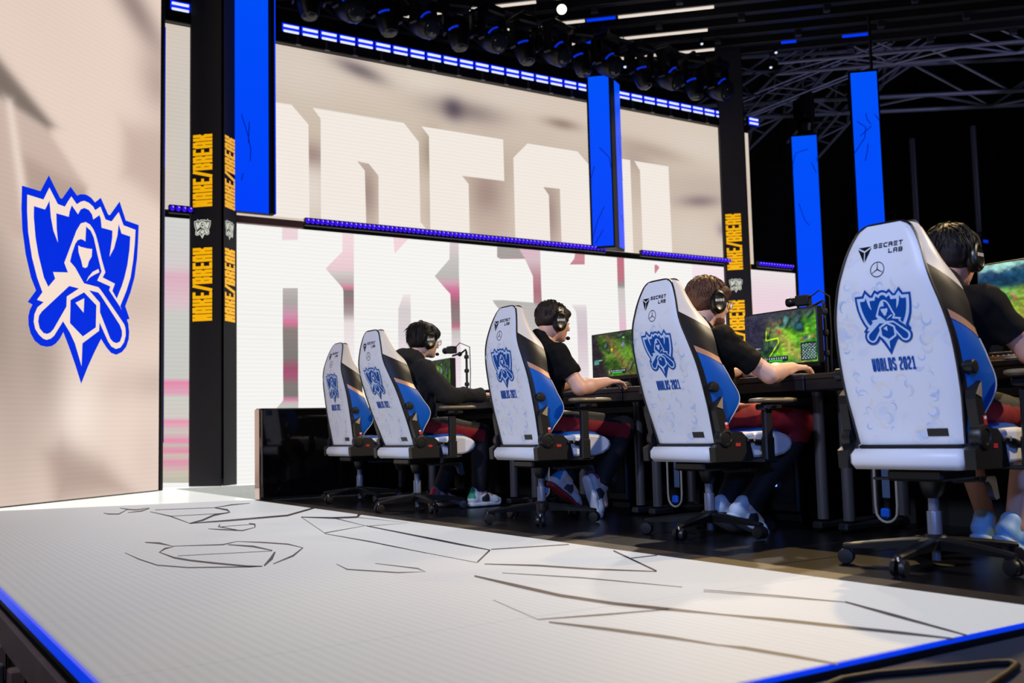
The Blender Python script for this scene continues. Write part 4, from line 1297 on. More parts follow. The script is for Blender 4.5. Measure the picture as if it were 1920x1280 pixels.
def monitor(label, y, x, yaw, zc, seed, mode, W=0.545, H=0.306):
    t = thing('gaming_monitor', label, 'monitor', (x, y, 0.79), rad(yaw))
    z = zc - 0.79
    b = picture_grid(MB(), 190, 108, lambda u, v: (-0.0135, W / 2 - u * W, z - H / 2 + v * H), game_pic(seed, mode))
    b.build('screen', M_PIC, t, smooth=False)
    MB().box((0.012, 0, z), (0.05, W + 0.014, H + 0.016), ch=0.004).build('housing', M_BEZEL, t, smooth=False)
    MB().box((-0.010, 0, z - H / 2 - 0.016), (0.02, W + 0.014, 0.026), ch=0.003).build('lower_bezel', M_BEZEL, t, smooth=False)
    MB().box((0.06, 0, z - 0.05), (0.05, 0.22, 0.16), ch=0.02).build('rear_hub', M_BEZEL, t, smooth=False)
    MB().box((0.075, 0, (z - 0.02) / 2), (0.035, 0.075, z - 0.02), ch=0.01).build('stand_column', M_BEZEL, t, smooth=False)
    MB().box((0.06, 0, 0.007), (0.2, 0.26, 0.014), ch=0.004).build('stand_base', M_BEZEL, t, smooth=False)
    return t


monitor('monitor with a green map, in front of the player with glasses', 4.165, 4.56, 0, 1.045, 21, 2)
monitor('monitor with a darker green map, in front of the short haired player', 5.70, 4.56, 0, 1.065, 5, 1)
monitor('monitor with a meadow path scene, at the right edge, nearest of all', 2.62, 4.56, 0, 1.125, 33, 3)
monitor('monitor seen edge on behind the player in the hoodie', 7.98, 4.36, -4, 1.02, 8, 1)
monitor('monitor hidden behind the middle chair', 7.03, 4.60, 0, 1.02, 14, 1)


def player_camera(label, x, y, h, yaw, reach=0.16):
    t = thing('camera_stand', label, 'camera', (x, y, 0.79), rad(yaw))
    MB().lathe([(0.05, 0), (0.05, 0.012), (0.02, 0.02)], 16).build('foot', M_DARK, t)
    MB().tube([(0, 0, 0.01), (0, 0, h)], 0.010, 10).build('pole', M_DARK, t)
    for z in (.35, .62, .9):
        MB().lathe([(0.018, z * h - .015), (0.021, z * h), (0.018, z * h + .015)], 12).build('joint', M_DARK, t)
    MB().tube([(0, 0, h), (0, 0.01, h + 0.02), (0, 0.06, h - 0.002), (0, reach, h - 0.02)], 0.008, 8).build('arm', M_DARK, t)
    MB().ball((0, 0.09, h - .012), 0.020, 10, 8).build('joint', M_DARK, t)
    b = MB().box((0, reach + .01, h + .032), (0.055, 0.085, 0.062), ch=0.006).build('camera_body', M_DARK, t, smooth=False)
    ry = Matrix.Translation((0, reach + .05, h + .03)) @ Matrix.Rotation(rad(-90), 4, 'X')
    MB().lathe([(0.024, 0), (0.026, 0.02), (0.022, 0.024), (0.026, 0.03), (0.028, 0.055), (0.024, 0.066), (0.02, 0.068)], 18, ry).build('lens', M_BEZEL, t)
    MB().tube([(0.01, reach - .03, h + .05), (0.01, reach - .09, h + .085), (0.012, -0.03, h + .04), (0.016, -.03, h * .6), (0.014, -0.02, 0.02)], 0.004, 6).build('cable', M_CABLEGREY if False else mat('dark_cable', (24, 22, 22), 0.5), t)
    return t


player_camera('small black camera on a thin stand above the monitor of the player with glasses', 4.70, 3.96, 0.44, 12, 0.12)
player_camera('small black camera on a thin stand facing the player in the hoodie', 4.30, 7.38, 0.415, 8, 0.19)

# keyboards, mats and mice
M_KEY = mat('dark_keycap', (30, 30, 34), 0.5)
M_KEYRED = mat('red_keycap', (150, 24, 34), 0.5)


def keyboard(label, x, y, yaw, keymat, casemat):
    t = thing('keyboard', label, 'keyboard', (x, y, 0.79), rad(yaw))
    MB().box((0, 0, 0.011), (0.14, 0.36, 0.022), ch=0.004).build('case', casemat, t, smooth=False)
    b = MB()
    for i in range(5):
        for j in range(15):
            b.box((-0.052 + i * 0.026, -0.16 + j * 0.0228, 0.029), (0.020, 0.019, 0.014), None, 0.003)
    o = b.build('keys', keymat, t, smooth=False)
    o['kind'] = 'stuff'


M_GOLDCASE = mat('pale_metal_case', (190, 170, 130), 0.35, metal=0.6)
keyboard('keyboard with a pale metal case on the nearest desk', 4.10, 2.50, 4, M_KEY, M_GOLDCASE)
keyboard('keyboard with red keys beside the elbow of the player with glasses', 4.10, 4.16, 4, M_KEYRED, M_KEY)
keyboard('dark keyboard before the short haired player', 4.10, 5.52, 2, M_KEY, M_GOLDCASE)
keyboard('dark keyboard before the player in the hoodie', 4.12, 6.90, 0, M_KEY, M_KEY)
M_MAT = mat('grey_mouse_mat', (150, 146, 140), 0.8)


def mouse_and_mat(la, lb, x, y, mx, my):
    o = MB().box((0, 0, 0.0025), (0.36, 0.42, 0.005), ch=0.002).build('mouse_mat', M_MAT, smooth=False, loc=(x, y, 0.79))
    tag(o, la, 'mouse mat')
    t = thing('mouse', lb, 'mouse', (mx, my, 0.795))
    MB().ball((0, 0, 0.010), (0.056, 0.03, 0.022), 16, 10).build('shell', M_KEY, t)
    MB().cyl((0.03, -.004, 0.028), (0.03, .004, 0.028), 0.008, 10).build('wheel', M_BEZEL, t)


mouse_and_mat('grey mouse mat under the forearm of the player with glasses', 'black mouse under the hand of the player with glasses', 4.165, 3.74, 4.17, 3.69)
mouse_and_mat('grey mouse mat under the hand of the short haired player', 'black mouse under the hand of the short haired player', 4.165, 5.04, 3.99, 4.93)
mouse_and_mat('grey mouse mat on the nearest desk', 'black mouse under the hand of the player behind the nearest chair', 4.165, 2.24, 3.99, 2.17)
mouse_and_mat('grey mouse mat on the desk of the player in the hoodie', 'black mouse under the hand of the player in the hoodie', 4.165, 6.50, 3.99, 6.33)

# ------------------------------------------------------------------ gaming chairs
M_PRINT = print_fabric()
M_WHITELEATHER = mat('white_leather', (230, 232, 238), 0.4, bump=0.06, bscale=500)
M_CREAM = mat('cream_leather', (226, 218, 205), 0.38, bump=0.06, bscale=500)
M_BLACKLEATHER = mat('black_leather', (30, 28, 28), 0.36, bump=0.08, bscale=420)
M_BLUELEATHER = mat('blue_leather', (4, 92, 186), 0.42, bump=0.08, bscale=420)
M_GOLD = mat('rose_gold_leather', (212, 160, 128), 0.34, metal=0.3, bump=0.05, bscale=500)
M_PLASTIC = mat('black_plastic', (20, 20, 22), 0.42, bump=0.05, bscale=700)
M_PLASTICGREY = mat('grey_plastic', (72, 74, 82), 0.5, bump=0.05, bscale=700)
M_STEELCOL = mat('grey_gas_column', (112, 116, 132), 0.38, metal=0.3)
M_CHROME = mat('chrome', (200, 205, 215), 0.15, metal=1.0)
M_EMBPRINT = mat('crest_print', (20, 60, 160), 0.6, attr=True, spec=0.15)
M_BLUEINK = mat('blue_ink', (0, 72, 156), 0.6, spec=0.15)
M_BLACKINK = mat('black_ink', (10, 10, 14), 0.6, spec=0.15)
M_REDTAG = mat('red_tag', (190, 40, 44), 0.5)
CP = (-0.15, 0, 0.46)

vk = [0, .08, .18, .3, .4, .5, .58, .66, .74, .795, .812, .82]
wk = [.206, .214, .224, .227, .223, .208, .187, .164, .138, .108, .094, .074]
fk = [.050, .095, .176, .152, .135, .150, .152, .104, .070, .054, .050, .046]
wfk = [.208, .240, .270, .270, .252, .240, .214, .184, .150, .118, .102, .080]


def smooth_interp(x, xs, ys):
    """monotone-ish cubic through the control points"""
    xs, ys = np.array(xs), np.array(ys)
    m = np.gradient(ys, xs)
    i = int(np.clip(np.searchsorted(xs, x) - 1, 0, len(xs) - 2))
    h = xs[i + 1] - xs[i]
    t = min(max((x - xs[i]) / h, 0), 1)
    return float((2 * t ** 3 - 3 * t * t + 1) * ys[i] + (t ** 3 - 2 * t * t + t) * h * m[i] + (-2 * t ** 3 + 3 * t * t) * ys[i + 1] + (t ** 3 - t * t) * h * m[i + 1])


WB = lambda v: smooth_interp(v, vk, wk)
FD = lambda v: smooth_interp(v, vk, fk)
WF = lambda v: smooth_interp(v, vk, wfk)
VF = lambda v: smooth_interp(v, [0, .06, .17, .28, .465, .49, .66, .76, .82], [0, .068, .185, .262, .370, .398, .545, .70, .80])


DV = lambda v: smooth_interp(v, [0, .12, .24, .40, .52, .61, .72, .82], [0, -.013, -.028, -.045, -.060, -.063, -.036, 0])
WARP = lambda p: (p[0] + DV(min(max(p[2], 0), .82)), p[1], p[2])


def side_pt(vb, s, sg):
    vf = VF(vb)
    a = Vector((0.010, WB(vb), vb))
    c = Vector((FD(vf), WF(vf), vf))
    p = a.lerp(c, s)
    bul = 0.012 * math.sin(math.pi * s)
    p.y += bul
    return Vector((p.x, p.y * sg, p.z))


def side_mesh(v0, v1, s0, s1, nv, ns, lift=0.0, only=None):
    b = MB()
    for sg in ((-1, 1) if only is None else (only,)):
        rows = []
        for i in range(nv + 1):
            vb = v0 + (v1 - v0) * i / nv
            r = [side_pt(vb, s0 + (s1 - s0) * k / ns, sg) + Vector((0, lift * sg, 0)) for k in range(ns + 1)]
            rows.append(r if sg > 0 else r[::-1])
        b.grid(rows)
    return b


def make_chair():
    t = thing('gaming_chair', 'x', 'chair', (0, 0, 0), 0, 'white and blue gaming chairs at the desks')
    back = []

    def bk(mb, name, m, parent=None, **k):
        mb.warp(WARP)
        o = mb.build(name, m, parent or t, **k)
        if parent is None:
            o.location = CP
            o['tilts'] = 1
        return o
    # back panel
    rows = []
    for i in range(49):
        v = 0.82 * i / 48
        w = WB(v)
        r = []
        for c in np.linspace(-1, 1, 21):
            d = 0.0 if abs(c) < .78 else 0.012 * ((abs(c) - .78) / .22) ** 2
            r.append((d - .001, -c * w, v))
        rows.append(r)
    panel = bk(MB().grid(rows), 'back_panel', M_PRINT)
    # prints lie on the panel: right in the picture is -y
    R, U = Vector((0, -1, 0)), Vector((0, 0, 1))
    rs = random.Random(12)
    b = MB()
    sw = [L3(188, 206, 236), L3(208, 217, 236), L3(236, 229, 218), L3(198, 212, 238), L3(222, 222, 226)]
    paths = [[(-.16, .63), (-.10, .60), (-.15, .52), (-.18, .42), (-.16, .30), (-.13, .16), (-.16, .05)], [(-.08, .24), (-.04, .16), (-.07, .08), (-.02, .03)],
             [(.05, .60), (.12, .50), (.15, .40), (.10, .30), (.14, .20), (.10, .10), (.04, .04), (.13, .06)], [(-.02, .60), (.0, .57)], [(.02, .25), (.06, .18)]]
    lay = 0
    for path in paths:
        for (p, q) in zip(path, path[1:]):
            n = max(2, int(math.dist(p, q) / .026))
            for i in range(n):
                k = i / n
                cu = p[0] + (q[0] - p[0]) * k + rs.uniform(-.016, .016)
                cv = p[1] + (q[1] - p[1]) * k + rs.uniform(-.012, .012)
                r = rs.uniform(.008, .024)
                if abs(cu) + r > WB(cv) - .012 or cv - r < .012:
                    continue
                lay += 1
                a0 = rs.uniform(0, 6.28)
                sp = rs.uniform(2.6, 5.0)
                w0 = r * rs.uniform(.35, .75)
                lift = -.0012 - .000012 * lay
                b.col = sw[lay % 5]
                out, inn = [], []
                for j in range(13):
                    a = a0 + sp * j / 12
                    w = w0 * math.sin(math.pi * (j + .4) / 12.8)
                    d = R * math.cos(a) + U * math.sin(a)
                    base = R * cu + U * cv + Vector((lift, 0, 0))
                    out.append(base + d * r)
                    inn.append(base + d * (r - w))
                b.grid([inn, out])
    b.col = None
    b.warp(WARP).build('swirl_print', M_EMBPRINT, panel, smooth=False)['kind'] = 'stuff'
    b = MB()
    emblem(b, (-0.0040, 0, 0.462), R, U, 0.222, L3(0, 72, 156), L3(196, 216, 240), 0.0004)
    b.refine(.02).warp(WARP).build('crest_print', M_EMBPRINT, panel, smooth=False)
    b = MB()
    tw = text_width('WORLDS 2021', 0.0135, 0.003)
    lettering(b, 'WORLDS 2021', (-0.0040, tw / 2 + .002, 0.280), R, U, 0.048, 0.0140, 0.0060, 0.0024)
    b.warp(WARP).build('blue_lettering', M_BLUEINK, panel, smooth=False)
    b = MB()
    tw = text_width('SeCReT', 0.0155, 0.0045)
    lettering(b, 'SeCReT', (-0.0022, 0.030, 0.733), R, U, 0.0170, 0.0155, 0.0040, 0.0045)
    lettering(b, 'LAB', (-0.0022, 0.030 - 3 * 0.02, 0.709), R, U, 0.0170, 0.0155, 0.0040, 0.0045)
    o0 = Vector((-0.0022, 0.066, 0.720))
    for tri in (((-.026, .024), (.026, .024), (0, .010)), ((-.028, .019), (-.002, .004), (-.002, -.034)), ((.028, .019), (.002, .004), (.002, -.034))):
        b.poly([o0 + R * x + U * y for x, y in tri])
    b.warp(WARP).build('black_lettering', M_BLACKINK, panel, smooth=False)
    b = MB()
    c0 = Vector((-0.0022, 0.012, 0.655))
    ring = [[c0 + R * (math.cos(a) * r) + U * (math.sin(a) * r) for a in np.linspace(0, 2 * math.pi, 33)] for r in (0.0255, 0.0285)]
    b.grid(ring)
    for a in (90, 210, 330):
        d = R * math.cos(rad(a)) + U * math.sin(rad(a))
        n = R * -math.sin(rad(a)) + U * math.cos(rad(a))
        b.add([c0 - n * .0022, c0 + n * .0022, c0 + d * .026 + n * .0008, c0 + d * .026 - n * .0008], [(0, 3, 2, 1)])
    b.warp(WARP).build('star_print', M_BLACKINK, panel, smooth=False)
    MB().box((-0.0025, -0.120, 0.045), (0.003, 0.078, 0.028)).warp(WARP).build('black_label', M_PLASTIC, panel, smooth=False)
    b = MB()
    for sg in (-1, 1):
        b.tube([(0.008, sg * (WB(v) + .003), v) for v in np.linspace(0, .8, 30)], 0.0045, 6)
    b.tube([(0.008, (WB(.8) + .003) * c, .80 + .024 * (1 - abs(c) ** 5)) for c in np.linspace(-1, 1, 15)], 0.0045, 6)
    bk(b, 'piping', M_BLACKLEATHER)
    for sg in (-1, 1):
        bk(side_mesh(0, .49, 0, .15, 18, 2, 0, sg), 'edge_band', M_BLACKLEATHER)
        bk(side_mesh(0, .468, .15, 1, 26, 10, 0, sg), 'blue_side', M_BLUELEATHER)
        bk(side_mesh(.464, .496, .13, 1, 3, 10, 0.0015, sg), 'gold_stripe', M_GOLD)
        bk(side_mesh(.49, .66, .0, 1, 12, 10, 0, sg), 'black_side', M_BLACKLEATHER)
    b = side_mesh(.66, .82, 0, 1, 12, 8)
    top = []
    for k in range(7):
        s = k / 6
        p = side_pt(.82, s, 1)
        top.append([(p.x, p.y * c, p.z + .008 * math.sin(math.pi * s)) for c in np.linspace(-1, 1, 11)])
    b.grid(top)
    bk(b, 'cream_headrest_edge', M_CREAM)

    def front(v0, v1, n):
        rows = []
        for i in range(n + 1):
            vb = v0 + (v1 - v0) * i / n
            vf = VF(vb)
            r = []
            for c in np.linspace(-1, 1, 17):
                f, w = FD(vf), WF(vf)
                cen = max(.05, f - .055) + .015 * math.cos(c * math.pi / 2)
                k = min(1, (1 - abs(c)) / .45)
                k = k * k * (3 - 2 * k)
                r.append((f * (1 - k) + cen * k, w * c, vf))
            rows.append(r)
        return MB().grid(rows)
    bk(front(0, .468, 22), 'lower_front_cushion', M_BLUELEATHER)
    bk(front(.466, .66, 10), 'upper_front_cushion', M_BLACKLEATHER)
    bk(front(.66, .82, 8), 'head_cushion', M_CREAM)
    b = MB()
    b.tube([Vector((FD(VF(vb)) + .001, -WF(VF(vb)) - .001, VF(vb))) for vb in np.linspace(.02, .46, 24)], 0.0025, 6)
    bk(b, 'front_piping', M_CREAM)
    # recline hardware on both sides
    for sg in (-1, 1):
        y = sg * 0.242
        ky = Matrix.Translation((0.045, sg * 0.235, 0.272)) @ Matrix.Rotation(rad(90 * sg), 4, 'X')
        ky = Matrix.Translation((0.045, sg * 0.228, 0.272)) @ Matrix.Rotation(rad(-90 * sg), 4, 'X')
        bk(MB().lathe([(0.022, 0), (0.022, 0.016), (0.025, 0.018), (0.026, 0.044), (0.022, 0.048), (0.012, 0.049)], 22, ky), 'lumbar_knob', M_PLASTIC)
        arm = [(0.008, -0.03), (0.062, -0.03), (0.066, 0.05), (0.062, 0.16), (0.074, 0.218), (0.022, 0.192), (0.012, 0.16)]
        mt = Matrix.Translation((0, sg * 0.252, 0)) @ Matrix.Rotation(rad(90), 4, 'X')
        br = bk(MB().prism(arm, -0.018, 0.018, mt), 'hinge_bracket', M_PLASTIC, smooth=False)
        tri = [(0.024, 0.176), (0.074, 0.217), (0.056, 0.160)]
        MB().prism(tri, -0.0215, 0.0215, mt).warp(WARP).build('gold_tip', mat('champagne_metal', (226, 206, 172), 0.3, metal=0.6), br, smooth=False)
        MB().box((0.052, sg * 0.272, 0.078), (0.020, 0.004, 0.034), None, 0.001).warp(WARP).build('red_label', M_REDTAG, br, smooth=False)
        MB().box((0.052, sg * 0.2725, 0.088), (0.016, 0.0045, 0.010), None).warp(WARP).build('white_label', M_WHITELEATHER, br, smooth=False)
    # ---- seat
    for sg in (-1, 1):
        hy = Matrix.Translation((-0.125, sg * 0.235, 0.485)) @ Matrix.Rotation(rad(-90 * sg), 4, 'X')
        h = MB().lathe([(0.046, 0), (0.046, 0.035), (0.042, 0.042), (0.03, 0.044), (0.028, 0.040), (0.01, 0.041)], 26, hy).build('recline_hub', M_PLASTIC, t)
        mt = Matrix.Translation((0, sg * 0.250, 0)) @ Matrix.Rotation(rad(90), 4, 'X')
        MB().prism([(-0.195, 0.372), (0.055, 0.372), (0.030, 0.47), (-0.02, 0.512), (-0.075, 0.515), (-0.16, 0.46), (-0.20, 0.44)], -0.02, 0.02, mt).build('side_cover', M_PLASTIC, t, smooth=False)
    g = MB().box((0.035, -0.272, 0.470), (0.05, 0.018, 0.018), None, 0.004)
    g.tube([(0.045, -0.272, 0.470), (0.09, -0.272, 0.464), (0.135, -0.272, 0.452), (0.15, -0.272, 0.442)], 0.012, 10, True, [0.009, 0.013, 0.014, 0.006])
    for i in range(5):
        g.ball((0.07 + i * 0.015, -0.272, 0.453 - i * .002), 0.007, 8, 6)
    lv = g.build('recline_lever', M_PLASTIC, t)
    MB().box((0.052, -0.272, 0.474), (0.014, 0.0225, 0.022), None, 0.004).build('gold_band', MATS['champagne_metal'], lv, smooth=False)
    MB().box((-0.05, -0.2712, 0.452), (0.03, 0.004, 0.016)).build('red_label', M_REDTAG, t, smooth=False)
    b = MB()
    b.box((-0.165, 0, 0.407), (0.075, 0.455, 0.076), None, 0.022)
    o = b.build('rear_valance', M_WHITELEATHER, t, angle=80)
    MB().box((-0.145, 0, 0.452), (0.04, 0.40, 0.014), None, 0.004).build('valance_gap', M_PLASTIC, t, smooth=False)
    prof = [(-.115, .385), (.10, .382), (.22, .384), (.285, .396), (.325, .420), (.340, .448), (.330, .474), (.300, .496), (.25, .510), (.18, .516), (.08, .514), (-.05, .503), (-.115, .49)]
    ry = Matrix.Rotation(rad(90), 4, 'X')
    rows = []
    for y, k in ((-.262, .55), (-.258, .86), (-.245, .97), (-.20, 1.0), (.20, 1.0), (.245, .97), (.258, .86), (.262, .55)):
        rows.append([(.09 + (x - .09) * (1 - (1 - k) * .22), y, .449 + (z - .449) * (1 - (1 - k) * .6)) for x, z in prof])
    b = MB().grid(rows, closed=True)
    n = len(prof)
    b.f.append(tuple(range(n)))
    b.f.append(tuple(range(7 * n, 8 * n))[::-1])
    b.build('seat_cushion', M_WHITELEATHER, t, angle=60)
    rows = []
    for i in range(15):
        x = -.10 + .405 * i / 14
        z = float(np.interp(x, [-.16, -.05, .08, .18, .25, .300, .33], [.49, .505, .514, .516, .510, .496, .474]))
        rows.append([(x, y, z + .006 - .03 * max(0, (abs(y) - .2) / .05) ** 2 + .01 * (abs(y) > .15)) for y in np.linspace(-.245, .245, 13)][::-1])
    MB().grid(rows).build('blue_seat_top', M_BLUELEATHER, t)
    for sg in (-1, 1):
        p = MB().box((0.095, sg * 0.325, 0.52), (0.052, 0.030, 0.27), None, 0.006).build('armrest', M_PLASTICGREY if False else M_PLASTIC, t, smooth=False)
        MB().box((0.095, sg * 0.325, 0.425), (0.062, 0.040, 0.125), None, 0.008).build('sleeve', M_PLASTIC, p, smooth=False)
        MB().box((0.095, sg * 0.25, 0.372), (0.10, 0.19, 0.016), None, 0.004).build('mount_plate', M_PLASTIC, p, smooth=False)
        MB().box((0.11, sg * 0.325, 0.680), (0.12, 0.072, 0.030), None, 0.008).build('slide_block', M_PLASTIC, p, smooth=False)
        b = MB()
        b.box((0.105, sg * 0.3635, 0.683), (0.04, 0.008, 0.009), None, .002)
        b.box((0.085, sg * 0.3635, 0.672), (0.03, 0.008, 0.006), None, .002)
        b.build('steel_button', M_CHROME, p, smooth=False)
        rows = []
        for k in range(13):
            a = k / 12
            x = -0.005 + .295 * a
            e = max(0.0, 1 - abs(2 * a - 1) ** 6) ** .5
            w = .052 * max(.25, e)
            h = .0135 * max(.3, e)
            rows.append([(x, sg * .325 + w * math.copysign(abs(math.cos(q)) ** .6, math.cos(q)), .712 + h * math.copysign(abs(math.sin(q)) ** .7, math.sin(q))) for q in np.linspace(0, 2 * math.pi, 21)[:-1]])
        b = MB().grid(rows, closed=True)
        b.f += [tuple(range(20))[::-1], tuple(range(12 * 20, 13 * 20))]
        b.build('pad', mat('tan_soft_pad', (128, 112, 84), 0.34, coat=0.1), p, angle=80)  # warm light on the pad put into its tan colour
    # ---- mechanism
    MB().box((0.0, 0, 0.345), (0.26, 0.22, 0.045), None, 0.01).build('tilt_mechanism', M_PLASTIC, t, smooth=False)
    MB().lathe([(0.022, .255), (0.036, .27), (0.045, .30), (0.05, .33)], 20).build('mechanism_cup', M_PLASTIC, t)
    MB().tube([(0.05, -0.06, .318), (0.2, -0.075, .316), (0.262, -0.078, .308)], 0.009, 8).build('lever_rod', M_PLASTICGREY, t)
    mt = Matrix.Translation((0, -0.078, 0)) @ Matrix.Rotation(rad(90), 4, 'X')
    MB().prism([(0.20, .325), (0.315, .325), (0.325, .316), (0.345, .238), (0.318, .232), (0.30, .245), (0.285, .285), (0.262, .305), (0.20, .309)], -0.012, 0.012, mt).build('tension_lever', M_PLASTICGREY, t, smooth=False)
    MB().box((-0.02, 0.155, .326), (0.05, 0.13, 0.010), None, 0.003).build('paddle_lever', M_PLASTICGREY, t, smooth=False)
    for (x, y) in ((-.14, -.12), (-.14, .12), (.05, -.20), (.08, -.20), (.11, -.20), (.26, -.18)):
        MB().ball((x, y, .374), 0.008, 8, 6).build('seat_bolt', M_CHROME, t)
    # ---- gas lift, star base, casters
    MB().lathe([(0.0265, .118), (0.0265, .205), (0.0255, .207), (0.0195, .208), (0.0195, .262)], 22).build('gas_lift', M_STEELCOL, t)
    MB().lathe([(0.030, .062), (0.044, .075), (0.046, .110), (0.034, .122)], 22).build('base_hub', M_PLASTIC, t)
    MB().lathe([(0.014, .022), (0.016, .024), (0.016, .06), (0.022, .062), (0.022, .075)], 16).build('lift_tip', M_STEELCOL, t)
    for i in range(5):
        a = rad(72 * i)
        rz = (0, 0, a)
        b = MB()
        st = [(0.03, .036, .112, .066), (.12, .031, .105, .066), (.22, .026, .094, .064), (.30, .021, .084, .062), (.335, .016, .078, .060)]
        rows = [[(x, w, zt - .008), (x, w * .55, zt), (x, -w * .55, zt), (x, -w, zt - .008), (x, -w * .8, zb), (x, w * .8, zb)] for x, w, zt, zb in st]
        b.grid(rows, closed=True)
        b.f += [tuple(range(6))[::-1], tuple(range(24, 30))]
        o = b.build('base_leg', M_PLASTIC, t, rot=rz)
        o['star'] = i
        b = MB()
        for s in (-1, 1):
            mt = Matrix.Translation((.325, s * .008, .031)) @ Matrix.Rotation(rad(90 * -s), 4, 'X')
            b.lathe([(.031, 0), (.031, .012), (.027, .019), (.012, .021)], 18, mt)
        c = b.build('caster', M_PLASTIC, t, rot=rz)
        c['star'] = i
        MB().cyl((.325, 0, .055), (.325, 0, .07), .011, 10).build('stem', M_CHROME, c)
        MB().box((.312, 0, .050), (.04, .012, .03), None, .005).build('fork', M_PLASTIC, c, smooth=False)
    return t


CHAIRS = [  # x, y, heading (deg from +y), recline, star angle (world deg), label
    (3.494, 7.764, 90, 2.5, 198, 'empty white backed gaming chair at the far end, next to the glossy black panel'),
    (3.371, 6.513, 87, 14.5, 190, 'white backed gaming chair, leaning furthest back, of the player in the black hoodie'),
    (3.482, 5.116, 91, 5, 162, 'white backed gaming chair of the short haired player, in the middle of the row'),
    (3.646, 3.855, 91, 10, 128, 'white backed gaming chair of the player with glasses'),
    (3.436, 2.427, 83, 6.8, 121, 'largest and nearest white backed gaming chair, at the right of the photo')]
chair0 = make_chair()
CH = []
for i, (x, y, az, rec, star, lab) in enumerate(CHAIRS):
    o = chair0 if i == 0 else copy_tree(chair0)
    CH.append(o)
for o, (x, y, az, rec, star, lab) in zip(CH, CHAIRS):
    o.location = (x, y, 0)
    hz = rad(90 - az)
    o.rotation_euler = (0, 0, hz)
    o['label'] = lab
    for c in o.children:
        if c.get('tilts'):
            c.rotation_euler = (0, -rad(rec), 0)
        if 'star' in c:
            c.rotation_euler = (0, 0, rad(star + 72 * c['star']) - hz)
# the armrests of the player with glasses are set lower than the desk edge
for c in CH[3].children:
    if c.name.startswith('armrest'):
        for k in c.children:
            if k.name.startswith(('pad', 'slide', 'steel')):
                k.location.z -= 0.05

